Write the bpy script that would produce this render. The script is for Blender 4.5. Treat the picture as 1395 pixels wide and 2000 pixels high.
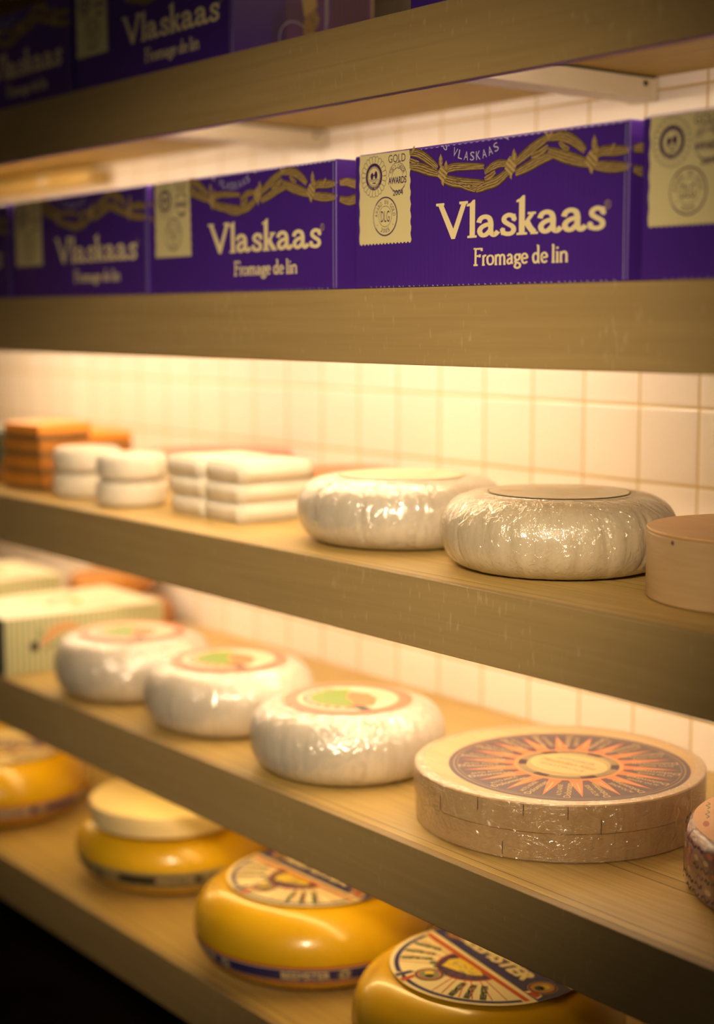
import bpy, bmesh, math, random
from mathutils import Vector, Matrix
random.seed(7)
PI = math.pi
for o in list(bpy.data.objects): bpy.data.objects.remove(o)
SC = bpy.context.scene
COL = SC.collection
H = 1.35                                   # camera height; all shelf heights below are relative to it

# ------------------------------------------------------------------ camera, world, light, exposure
cam_d = bpy.data.cameras.new('camera'); cam = bpy.data.objects.new('camera', cam_d); COL.objects.link(cam)
SC.camera = cam
cam_d.sensor_fit = 'VERTICAL'; cam_d.sensor_height = 36; cam_d.sensor_width = 36
cam_d.lens = 3051.73/2000*36
yaw, pitch = math.radians(52.2063), math.radians(6.93312)
cam.location = (0, 0, H)
cam.rotation_euler = (math.radians(90)-pitch, 0, yaw)
cam_d.clip_start = 0.05
cam_d.dof.use_dof = True
cam_d.dof.focus_distance = 1.63
cam_d.dof.aperture_fstop = cam_d.lens/1000/0.030/1.0
cam_d.dof.aperture_blades = 0

W = bpy.data.worlds.new('world'); SC.world = W; W.use_nodes = True
W.node_tree.nodes['Background'].inputs[0].default_value = (1.0, 0.80, 0.55, 1)
W.node_tree.nodes['Background'].inputs[1].default_value = 0.06

SC.view_settings.view_transform = 'Standard'; SC.view_settings.look = 'None'
SC.view_settings.exposure = 0.0; SC.view_settings.gamma = 1.0
SC.view_settings.use_curve_mapping = False

AMB_POWER = 240.0
amb_d = bpy.data.lights.new('vignette_fill_spot', 'SPOT'); amb = bpy.data.objects.new('vignette_fill_spot', amb_d); COL.objects.link(amb)  # added fill spot; its cone stands in for ambient light and lens vignetting
amb_d.energy = AMB_POWER; amb_d.color = (1.0, 0.76, 0.47); amb_d.spot_size = math.radians(34); amb_d.spot_blend = 1.0
amb_d.shadow_soft_size = 0.12
amb.location = (0.05, -0.35, H+0.55)
amb.rotation_euler = (Vector((-1.47, 1.06, H-0.195))-amb.location).to_track_quat('-Z', 'Y').to_euler()

TUBE = (1.0, 0.75, 0.485)

# ------------------------------------------------------------------ helpers
def link(o, parent=None):
    COL.objects.link(o)
    if parent: o.parent = parent
    return o

def tag(o, label=None, cat=None, group=None, kind=None):
    if label: o['label'] = label
    if cat: o['category'] = cat
    if group: o['group'] = group
    if kind: o['kind'] = kind
    return o

def empty(name, loc, rz=0):
    o = bpy.data.objects.new(name, None); o.location = loc; o.rotation_euler = (0, 0, rz); o.empty_display_size = .02
    return link(o)

def mesh_obj(name, verts, faces, mats, parent=None, fm=None, smooth=False, uvs=None):
    m = bpy.data.meshes.new(name)
    m.from_pydata(verts, [], faces)
    if not isinstance(mats, (list, tuple)): mats = [mats]
    for x in mats: m.materials.append(x)
    if fm: m.polygons.foreach_set('material_index', fm)
    if smooth: m.polygons.foreach_set('use_smooth', [True]*len(faces))
    if uvs:
        l = m.uv_layers.new(name='UVMap')
        for p in m.polygons:
            for li in p.loop_indices: l.data[li].uv = uvs[m.loops[li].vertex_index]
    m.update()
    o = bpy.data.objects.new(name, m)
    return link(o, parent)

def box_obj(name, lo, hi, mat, parent=None, bevel=0.0, segs=2):
    bm = bmesh.new(); bmesh.ops.create_cube(bm, size=1)
    lo, hi = Vector(lo), Vector(hi)
    for v in bm.verts: v.co = Vector((lo[i]+(v.co[i]+.5)*(hi[i]-lo[i]) for i in range(3)))
    if bevel: bmesh.ops.bevel(bm, geom=bm.edges[:], offset=bevel, segments=segs, affect='EDGES', profile=.6)
    m = bpy.data.meshes.new(name); bm.to_mesh(m); bm.free(); m.materials.append(mat)
    if bevel: m.polygons.foreach_set('use_smooth', [True]*len(m.polygons))
    o = bpy.data.objects.new(name, m)
    if bevel:
        o.modifiers.new('wn', 'WEIGHTED_NORMAL')
    return link(o, parent)

def lathe(name, prof, mat, parent=None, n=96, wob=None, smooth=True, close=True):
    """revolve (r,z) list; wob(angle, t) gives a factor added to r"""
    V = []; F = []; U = []
    k = len(prof)
    for j in range(n+1):
        a = 2*PI*j/n
        for i, (r, z) in enumerate(prof):
            t = i/(k-1)
            rr, zz = r, z
            if wob and r > 1e-5:
                d = wob(a % (2*PI), t); rr += d[0]; zz += d[1]
            V.append((rr*math.cos(a), rr*math.sin(a), zz)); U.append((j/n, t))
    for j in range(n):
        for i in range(k-1):
            F.append((j*k+i, (j+1)*k+i, (j+1)*k+i+1, j*k+i+1))
    o = mesh_obj(name, V, F, mat, parent, smooth=smooth, uvs=U)
    return o

# ------------------------------------------------------------------ materials
def mat_new(name):
    m = bpy.data.materials.new(name); m.use_nodes = True
    nt = m.node_tree; return m, nt, nt.nodes['Principled BSDF']

def N(nt, typ, **kw):
    n = nt.nodes.new(typ)
    for k, v in kw.items(): setattr(n, k, v)
    return n

def simple(name, col, rough=.5, metal=0, coat=0, spec=.5, trans=None):
    m, nt, b = mat_new(name)
    b.inputs['Base Color'].default_value = (*col, 1); b.inputs['Roughness'].default_value = rough
    b.inputs['Metallic'].default_value = metal; b.inputs['Coat Weight'].default_value = coat
    b.inputs['Specular IOR Level'].default_value = spec
    return m

def noisy(name, c1, c2, scale=(1, 1, 1), nscale=8, rough=.5, bump=0.0, bdist=.001, detail=4, coat=0, spec=.5, coord='Object', distort=0.0, ramp=(.35, .65)):
    m, nt, b = mat_new(name)
    tc = N(nt, 'ShaderNodeTexCoord'); mp = N(nt, 'ShaderNodeMapping'); mp.inputs['Scale'].default_value = scale
    nz = N(nt, 'ShaderNodeTexNoise'); nz.inputs['Scale'].default_value = nscale; nz.inputs['Detail'].default_value = detail
    nz.inputs['Distortion'].default_value = distort
    rp = N(nt, 'ShaderNodeValToRGB'); rp.color_ramp.elements[0].position = ramp[0]; rp.color_ramp.elements[1].position = ramp[1]
    rp.color_ramp.elements[0].color = (*c1, 1); rp.color_ramp.elements[1].color = (*c2, 1)
    L = nt.links.new
    L(tc.outputs[coord], mp.inputs[0]); L(mp.outputs[0], nz.inputs['Vector']); L(nz.outputs[0], rp.inputs[0]); L(rp.outputs[0], b.inputs['Base Color'])
    b.inputs['Roughness'].default_value = rough; b.inputs['Coat Weight'].default_value = coat; b.inputs['Specular IOR Level'].default_value = spec
    if bump:
        bp = N(nt, 'ShaderNodeBump'); bp.inputs['Strength'].default_value = bump; bp.inputs['Distance'].default_value = bdist
        L(nz.outputs[0], bp.inputs['Height']); L(bp.outputs[0], b.inputs['Normal'])
    return m

def wood_mat(name, c1, c2, seam=None, speck=0.0, rough=.45, grain=(2.2, 60, 60), seamcol=(.06, .03, .012)):
    m, nt, b = mat_new(name); L = nt.links.new
    tc = N(nt, 'ShaderNodeTexCoord'); mp = N(nt, 'ShaderNodeMapping'); mp.inputs['Scale'].default_value = grain
    nz = N(nt, 'ShaderNodeTexNoise'); nz.inputs['Scale'].default_value = 2.2; nz.inputs['Detail'].default_value = 6; nz.inputs['Distortion'].default_value = 1.2
    n2 = N(nt, 'ShaderNodeTexNoise'); n2.inputs['Scale'].default_value = 3.0; n2.inputs['Detail'].default_value = 3
    rp = N(nt, 'ShaderNodeValToRGB'); rp.color_ramp.elements[0].position = .3; rp.color_ramp.elements[1].position = .7
    rp.color_ramp.elements[0].color = (*c1, 1); rp.color_ramp.elements[1].color = (*c2, 1)
    ad = N(nt, 'ShaderNodeMath', operation='MULTIPLY_ADD'); ad.inputs[1].default_value = .35; 
    sb = N(nt, 'ShaderNodeMath', operation='SUBTRACT'); sb.inputs[1].default_value = .17
    L(tc.outputs['Object'], mp.inputs[0]); L(mp.outputs[0], nz.inputs['Vector']); L(tc.outputs['Object'], n2.inputs['Vector'])
    L(n2.outputs[0], ad.inputs[0]); L(nz.outputs[0], ad.inputs[2]); L(ad.outputs[0], sb.inputs[0]); L(sb.outputs[0], rp.inputs[0])
    colr = rp.outputs[0]
    if speck:
        mp2 = N(nt, 'ShaderNodeMapping'); mp2.inputs['Scale'].default_value = (1.0, 1, .22)
        L(tc.outputs['Object'], mp2.inputs[0])
        n3 = N(nt, 'ShaderNodeTexNoise'); n3.inputs['Scale'].default_value = 260; n3.inputs['Detail'].default_value = 1
        L(mp2.outputs[0], n3.inputs['Vector'])
        n4 = N(nt, 'ShaderNodeTexNoise'); n4.inputs['Scale'].default_value = 6
        L(tc.outputs['Object'], n4.inputs['Vector'])
        mm = N(nt, 'ShaderNodeMath', operation='MULTIPLY_ADD'); mm.inputs[1].default_value = .25
        L(n4.outputs[0], mm.inputs[0]); L(n3.outputs[0], mm.inputs[2])
        r3 = N(nt, 'ShaderNodeValToRGB'); r3.color_ramp.elements[0].position = .80; r3.color_ramp.elements[1].position = .90
        L(mm.outputs[0], r3.inputs[0])
        mx = N(nt, 'ShaderNodeMixRGB'); mx.inputs[2].default_value = (.75, .62, .40, 1)
        ms = N(nt, 'ShaderNodeMath', operation='MULTIPLY'); ms.inputs[1].default_value = speck
        L(r3.outputs[0], ms.inputs[0]); L(ms.outputs[0], mx.inputs[0]); L(colr, mx.inputs[1]); colr = mx.outputs[0]
    if seam:
        sp = N(nt, 'ShaderNodeSeparateXYZ'); L(tc.outputs['Object'], sp.inputs[0])
        prev = None
        for s in seam:
            a = N(nt, 'ShaderNodeMath', operation='SUBTRACT'); a.inputs[1].default_value = s; L(sp.outputs['Y'], a.inputs[0])
            c = N(nt, 'ShaderNodeMath', operation='ABSOLUTE'); L(a.outputs[0], c.inputs[0])
            d = N(nt, 'ShaderNodeMath', operation='LESS_THAN'); d.inputs[1].default_value = .0006; L(c.outputs[0], d.inputs[0])
            if prev:
                e = N(nt, 'ShaderNodeMath', operation='MAXIMUM'); L(prev, e.inputs[0]); L(d.outputs[0], e.inputs[1]); prev = e.outputs[0]
            else: prev = d.outputs[0]
        mx = N(nt, 'ShaderNodeMixRGB'); mx.inputs[2].default_value = (*seamcol, 1); L(prev, mx.inputs[0]); L(colr, mx.inputs[1]); colr = mx.outputs[0]
    L(colr, b.inputs['Base Color'])
    b.inputs['Roughness'].default_value = rough
    bp = N(nt, 'ShaderNodeBump'); bp.inputs['Strength'].default_value = .15; bp.inputs['Distance'].default_value = .0006
    L(nz.outputs[0], bp.inputs['Height']); L(bp.outputs[0], b.inputs['Normal'])
    return m

def tile_mat():
    m, nt, b = mat_new('glazed_tile'); L = nt.links.new
    T = .099907; X0 = -1.29059; Z0 = -.10771+H
    tc = N(nt, 'ShaderNodeTexCoord'); sp = N(nt, 'ShaderNodeSeparateXYZ'); L(tc.outputs['Object'], sp.inputs[0])
    def edge(out, off):
        a = N(nt, 'ShaderNodeMath', operation='SUBTRACT'); a.inputs[1].default_value = off; L(out, a.inputs[0])
        c = N(nt, 'ShaderNodeMath', operation='PINGPONG'); c.inputs[1].default_value = T/2; L(a.outputs[0], c.inputs[0])
        return c.outputs[0]
    mn = N(nt, 'ShaderNodeMath', operation='MINIMUM'); L(edge(sp.outputs['X'], X0), mn.inputs[0]); L(edge(sp.outputs['Z'], Z0), mn.inputs[1])
    mr = N(nt, 'ShaderNodeMapRange'); mr.inputs['From Min'].default_value = .0012; mr.inputs['From Max'].default_value = .0022; L(mn.outputs[0], mr.inputs[0])
    fl1 = N(nt, 'ShaderNodeVectorMath', operation='SNAP'); fl1.inputs[1].default_value = (T, 10, T)
    sh = N(nt, 'ShaderNodeVectorMath', operation='SUBTRACT'); sh.inputs[1].default_value = (X0, 0, Z0); L(tc.outputs['Object'], sh.inputs[0]); L(sh.outputs[0], fl1.inputs[0])
    wn = N(nt, 'ShaderNodeTexWhiteNoise'); L(fl1.outputs[0], wn.inputs[0])
    tl = N(nt, 'ShaderNodeMixRGB'); tl.inputs[1].default_value = (.79, .75, .71, 1); tl.inputs[2].default_value = (.85, .80, .77, 1); L(wn.outputs[0], tl.inputs[0])
    mx = N(nt, 'ShaderNodeMixRGB'); mx.inputs[1].default_value = (.50, .37, .14, 1); L(tl.outputs[0], mx.inputs[2]); L(mr.outputs[0], mx.inputs[0])
    L(mx.outputs[0], b.inputs['Base Color'])
    rr = N(nt, 'ShaderNodeMapRange'); rr.inputs['To Min'].default_value = .8; rr.inputs['To Max'].default_value = .22; L(mr.outputs[0], rr.inputs[0]); L(rr.outputs[0], b.inputs['Roughness'])
    m2 = N(nt, 'ShaderNodeMapRange'); m2.interpolation_type = 'SMOOTHSTEP'; m2.inputs['From Min'].default_value = .001; m2.inputs['From Max'].default_value = .0055; L(mn.outputs[0], m2.inputs[0])
    nz = N(nt, 'ShaderNodeTexNoise'); nz.inputs['Scale'].default_value = 14; L(tc.outputs['Object'], nz.inputs['Vector'])
    ad = N(nt, 'ShaderNodeMath', operation='MULTIPLY_ADD'); ad.inputs[1].default_value = .5; L(nz.outputs[0], ad.inputs[0]); L(m2.outputs[0], ad.inputs[2])
    bp = N(nt, 'ShaderNodeBump'); bp.inputs['Distance'].default_value = .0012; bp.inputs['Strength'].default_value = .6; L(ad.outputs[0], bp.inputs['Height']); L(bp.outputs[0], b.inputs['Normal'])
    return m

def film_mat(name='cling_film', amount=.10, uvs=(26, 3, 1), strength=1.0, crinkle=28):
    """thin clear wrap: transparent with sharp broken glints from its creases"""
    m = bpy.data.materials.new(name); m.use_nodes = True; nt = m.node_tree; L = nt.links.new
    nt.nodes.remove(nt.nodes['Principled BSDF']); out = nt.nodes['Material Output']
    tc = N(nt, 'ShaderNodeTexCoord'); mp = N(nt, 'ShaderNodeMapping'); mp.inputs['Scale'].default_value = uvs
    mp.inputs['Rotation'].default_value = (0, 0, .12)
    nz = N(nt, 'ShaderNodeTexNoise'); nz.inputs['Scale'].default_value = 1.6; nz.inputs['Detail'].default_value = 3; nz.inputs['Distortion'].default_value = 2.2
    L(tc.outputs['UV'], mp.inputs[0]); L(mp.outputs[0], nz.inputs['Vector'])
    dz = N(nt, 'ShaderNodeTexNoise'); dz.inputs['Scale'].default_value = 22; L(tc.outputs['Object'], dz.inputs['Vector'])
    dm = N(nt, 'ShaderNodeMixRGB'); dm.blend_type = 'ADD'; dm.inputs[0].default_value = .05; L(tc.outputs['Object'], dm.inputs[1]); L(dz.outputs[1], dm.inputs[2])
    sc = N(nt, 'ShaderNodeMapping'); sc.inputs['Scale'].default_value = (1, 1, .45); L(dm.outputs[0], sc.inputs[0])
    vo = N(nt, 'ShaderNodeTexVoronoi'); vo.feature = 'DISTANCE_TO_EDGE'; vo.inputs['Scale'].default_value = crinkle; L(sc.outputs[0], vo.inputs['Vector'])
    vr = N(nt, 'ShaderNodeMapRange'); vr.interpolation_type = 'SMOOTHSTEP'; vr.inputs['From Max'].default_value = .18; vr.inputs['To Min'].default_value = .5; vr.inputs['To Max'].default_value = 0; L(vo.outputs['Distance'], vr.inputs[0])
    pz = N(nt, 'ShaderNodeTexNoise'); pz.inputs['Scale'].default_value = 9; L(tc.outputs['Object'], pz.inputs['Vector'])
    pm = N(nt, 'ShaderNodeMapRange'); pm.inputs['From Min'].default_value = .42; pm.inputs['From Max'].default_value = .62; L(pz.outputs[0], pm.inputs[0])
    vm = N(nt, 'ShaderNodeMath', operation='MULTIPLY'); L(vr.outputs[0], vm.inputs[0]); L(pm.outputs[0], vm.inputs[1])
    ad = N(nt, 'ShaderNodeMath', operation='ADD'); L(vm.outputs[0], ad.inputs[0]); L(nz.outputs[0], ad.inputs[1])
    bp = N(nt, 'ShaderNodeBump'); bp.inputs['Distance'].default_value = .0035; bp.inputs['Strength'].default_value = strength; L(ad.outputs[0], bp.inputs['Height'])
    gl = N(nt, 'ShaderNodeBsdfGlossy'); gl.inputs['Roughness'].default_value = .11; gl.inputs['Color'].default_value = (1, 1, 1, 1); L(bp.outputs[0], gl.inputs['Normal'])
    tr = N(nt, 'ShaderNodeBsdfTransparent'); tr.inputs['Color'].default_value = (.99, .985, .98, 1)
    lw = N(nt, 'ShaderNodeLayerWeight'); lw.inputs['Blend'].default_value = .5; L(bp.outputs[0], lw.inputs['Normal'])
    fr = N(nt, 'ShaderNodeMath', operation='POWER'); fr.inputs[1].default_value = 3.5; L(lw.outputs['Facing'], fr.inputs[0])
    mu = N(nt, 'ShaderNodeMath', operation='MULTIPLY_ADD'); mu.inputs[1].default_value = .5; mu.inputs[2].default_value = amount; mu.use_clamp = True; L(fr.outputs[0], mu.inputs[0])
    mx = N(nt, 'ShaderNodeMixShader'); L(mu.outputs[0], mx.inputs[0]); L(tr.outputs[0], mx.inputs[1]); L(gl.outputs[0], mx.inputs[2]); L(mx.outputs[0], out.inputs[0])
    return m

def wrap_mat(name, c1, c2, rough=.32):
    """paper/cloth skin pulled over the wheel, creases running top to bottom"""
    m, nt, b = mat_new(name); L = nt.links.new
    tc = N(nt, 'ShaderNodeTexCoord'); mp = N(nt, 'ShaderNodeMapping'); mp.inputs['Scale'].default_value = (60, 2.0, 1)
    nz = N(nt, 'ShaderNodeTexNoise'); nz.inputs['Scale'].default_value = 1; nz.inputs['Detail'].default_value = 4; nz.inputs['Distortion'].default_value = .8
    L(tc.outputs['UV'], mp.inputs[0]); L(mp.outputs[0], nz.inputs['Vector'])
    n2 = N(nt, 'ShaderNodeTexNoise'); n2.inputs['Scale'].default_value = 90; n2.inputs['Detail'].default_value = 5; L(tc.outputs['Object'], n2.inputs['Vector'])
    rp = N(nt, 'ShaderNodeValToRGB'); rp.color_ramp.elements[0].position = .3; rp.color_ramp.elements[1].position = .6
    rp.color_ramp.elements[0].color = (*c1, 1); rp.color_ramp.elements[1].color = (*c2, 1)
    ad = N(nt, 'ShaderNodeMath', operation='MULTIPLY_ADD'); ad.inputs[1].default_value = .35
    L(n2.outputs[0], ad.inputs[0]); L(nz.outputs[0], ad.inputs[2])
    s = N(nt, 'ShaderNodeMath', operation='SUBTRACT'); s.inputs[1].default_value = .17; L(ad.outputs[0], s.inputs[0]); L(s.outputs[0], rp.inputs[0])
    L(rp.outputs[0], b.inputs['Base Color'])
    b.inputs['Roughness'].default_value = rough; b.inputs['Specular IOR Level'].default_value = .5
    b.inputs['Subsurface Weight'].default_value = 0.0
    bp = N(nt, 'ShaderNodeBump'); bp.inputs['Distance'].default_value = .002; bp.inputs['Strength'].default_value = .35; L(ad.outputs[0], bp.inputs['Height']); L(bp.outputs[0], b.inputs['Normal'])
    return m

def carton_mat():
    m, nt, b = mat_new('purple_corrugated_card'); L = nt.links.new
    tc = N(nt, 'ShaderNodeTexCoord')
    wv = N(nt, 'ShaderNodeTexWave'); wv.inputs['Scale'].default_value = 45; wv.inputs['Distortion'].default_value = .4; wv.bands_direction = 'X'
    L(tc.outputs['Object'], wv.inputs['Vector'])
    nz = N(nt, 'ShaderNodeTexNoise'); nz.inputs['Scale'].default_value = 9; L(tc.outputs['Object'], nz.inputs['Vector'])
    rp = N(nt, 'ShaderNodeValToRGB'); rp.color_ramp.elements[0].color = (.050, .013, .235, 1); rp.color_ramp.elements[1].color = (.064, .018, .27, 1)
    L(nz.outputs[0], rp.inputs[0]); L(rp.outputs[0], b.inputs['Base Color'])
    b.inputs['Roughness'].default_value = .38
    bp = N(nt, 'ShaderNodeBump'); bp.inputs['Distance'].default_value = .0004; bp.inputs['Strength'].default_value = .12; L(wv.outputs[1], bp.inputs['Height']); L(bp.outputs[0], b.inputs['Normal'])
    return m

M = dict(
    tile=tile_mat(),
    wood_front=wood_mat('oak_veneer_edge', (.325, .225, .095), (.375, .265, .112), speck=.16, rough=.55, grain=(1.2, 40, 40)),
    wood_top=wood_mat('oak_boards', (.44, .295, .090), (.60, .43, .150), seam=(1.085, 1.19, 1.21, 1.33, 1.45), rough=.42),
    wood_under=wood_mat('honey_plywood', (.40, .27, .035), (.52, .36, .055), rough=.55),
    white_metal=simple('white_enamel', (.72, .66, .52), .35),
    dark=simple('dark_rubber', (.02, .018, .015), .6),
    plaster=noisy('grey_plaster', (.30, .28, .22), (.34, .32, .26), nscale=5, rough=.8),
    floor=noisy('dark_red_floor', (.020, .010, .008), (.035, .016, .012), nscale=6, rough=.5),
    skirt=noisy('dark_olive_paint', (.030, .027, .018), (.038, .034, .022), nscale=5, rough=.7),
    purple=carton_mat(),
    purple_ink=simple('dark_purple_ink', (.055, .018, .10), .45),
    worn=simple('worn_card_edge', (.26, .24, .50), .6),
    gold=noisy('gold_label_print', (.66, .58, .31), (.70, .62, .34), nscale=12, rough=.42),
    cream_ink=simple('cream_ink', (.80, .68, .40), .42),
    pale_ink=simple('pale_blue_ink', (.45, .44, .62), .5),
    straw=noisy('straw_print', (.17, .11, .038), (.36, .25, .095), scale=(1, 1, 3), nscale=120, rough=.5),
    straw_dark=simple('straw_dark_ink', (.085, .048, .03), .5),  # dark brown ink of the printed straw
    straw_light=simple('straw_light_ink', (.44, .32, .135), .5),
    paper=wrap_mat('white_cheese_paper', (.54, .49, .41), (.63, .58, .50), rough=.42),
    paper_tan=wrap_mat('cream_cheese_cloth', (.54, .46, .335), (.64, .56, .42), rough=.42),
    film=film_mat(amount=.15),
    film_wild=film_mat('creased_cling_film', amount=.13, uvs=(44, 5, 1), strength=.95, crinkle=44),
    film_patterned=film_mat('tight_cling_film', amount=.09, uvs=(20, 4, 1)),
    poplar=wood_mat('pale_poplar', (.48, .315, .155), (.58, .41, .225), rough=.5, grain=(3, 40, 3)),
    spruce=wood_mat('spruce_veneer', (.50, .33, .165), (.58, .40, .215), rough=.5, grain=(4, 4, 50)),
    wax=noisy('yellow_wax', (.66, .375, .006), (.72, .43, .010), nscale=10, rough=.27, bump=.25, bdist=.001, coat=.35, spec=.5),
    cream_lid=noisy('cream_wood_lid', (.76, .60, .30), (.84, .68, .36), nscale=7, rough=.5),
    navy=simple('navy_ink', (.028, .026, .16), .4),
    red=simple('red_ink', (.50, .065, .02), .4),
    cream=simple('cream_label', (.78, .66, .40), .4),
    black=simple('black_ink', (.018, .02, .018), .4),
    green_dark=simple('dark_green_ink', (.03, .055, .035), .4),
    greygreen=simple('grey_green_ink', (.22, .24, .15), .4),
    yellow=simple('yellow_ink', (.72, .52, .06), .4),
    orange=simple('orange_ink', (.70, .20, .05), .4),
    orange_box=noisy('orange_packet', (.40, .15, .02), (.54, .22, .03), nscale=9, rough=.4),
    brown_box=noisy('brown_packet_side', (.16, .09, .03), (.24, .13, .04), nscale=9, rough=.5),
    bright_orange=simple('bright_orange_lid', (.85, .33, .05), .4),
    aubergine=simple('aubergine_ink', (.085, .045, .065), .42),
    terracotta=simple('terracotta_ink', (.62, .17, .055), .42),
    bronze=simple('bronze_ink', (.40, .29, .12), .42),
    ochre=simple('ochre_ink', (.66, .47, .20), .42),
    rose=simple('rose_ink', (.55, .17, .11), .42),
    leaf=simple('leaf_green_ink', (.17, .27, .02), .42),
    salmon=simple('salmon_ink', (.66, .18, .06), .42),
    faint=simple('faint_label_paper', (.60, .52, .39), .4),
    olive_line=simple('olive_line_ink', (.33, .26, .08), .5),
    faint_ink=simple('faded_tan_ink', (.62, .48, .28), .5),
    rind=noisy('bloomy_white_rind', (.60, .565, .49), (.70, .66, .585), nscale=30, rough=.7, bump=.2, bdist=.001),
    stripe_g=simple('green_stripe_ink', (.30, .38, .14), .5),
    stripe_w=simple('cream_card', (.58, .53, .38), .5),
    darkgreen_card=simple('dark_green_card', (.05, .075, .045), .5),
    amber=noisy('amber_rind', (.30, .115, .012), (.44, .19, .025), nscale=14, rough=.5),
    peach=simple('peach_ink', (.62, .33, .15), .42),
    salmon_top=noisy('salmon_label_paper', (.74, .40, .20), (.80, .48, .26), nscale=20, rough=.4),
    plum=noisy('plum_side_print', (.20, .09, .10), (.36, .20, .18), nscale=40, rough=.4, ramp=(.4, .6)),
    mauve=simple('mauve_ink', (.11, .045, .085), .4),
    side_print=simple('violet_photo_print', (.12, .04, .20), .4),
)
tube_m = bpy.data.materials.new('warm_fluorescent'); tube_m.use_nodes = True
_nt = tube_m.node_tree; _nt.nodes.remove(_nt.nodes['Principled BSDF'])
_em = _nt.nodes.new('ShaderNodeEmission'); _em.inputs[0].default_value = (*TUBE, 1); _em.inputs[1].default_value = 1
_nt.links.new(_em.outputs[0], _nt.nodes['Material Output'].inputs[0])
def tube_mat(strength, col=TUBE):
    m = tube_m.copy(); m.name = 'warm_fluorescent'; m.node_tree.nodes['Emission'].inputs[1].default_value = strength; m.node_tree.nodes['Emission'].inputs[0].default_value = (*col, 1); return m

# ------------------------------------------------------------------ flat printing kit (all measures in metres on the printed surface)
_glyph = {}
def text_polys(s):
    if s in _glyph: return _glyph[s]
    c = bpy.data.curves.new('t', 'FONT'); c.body = s; c.size = 1; c.resolution_u = 3; c.fill_mode = 'FRONT'
    o = bpy.data.objects.new('t', c); COL.objects.link(o)
    dg = bpy.context.evaluated_depsgraph_get(); dg.update()
    m = bpy.data.meshes.new_from_object(o.evaluated_get(dg))
    P = ([(v.co.x, v.co.y) for v in m.vertices], [tuple(p.vertices) for p in m.polygons])
    bpy.data.objects.remove(o); bpy.data.curves.remove(c); bpy.data.meshes.remove(m)
    _glyph[s] = P
    return P

def smooth_path(pts, sub=6):
    if len(pts) < 3: return pts
    out = []
    P = [pts[0]]+list(pts)+[pts[-1]]
    for i in range(1, len(P)-2):
        p0, p1, p2, p3 = P[i-1:i+3]
        for k in range(sub):
            t = k/sub
            out.append(tuple(.5*((2*p1[d])+(-p0[d]+p2[d])*t+(2*p0[d]-5*p1[d]+4*p2[d]-p3[d])*t*t+(-p0[d]+3*p1[d]-3*p2[d]+p3[d])*t**3) for d in (0, 1)))
    out.append(pts[-1]); return out

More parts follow.
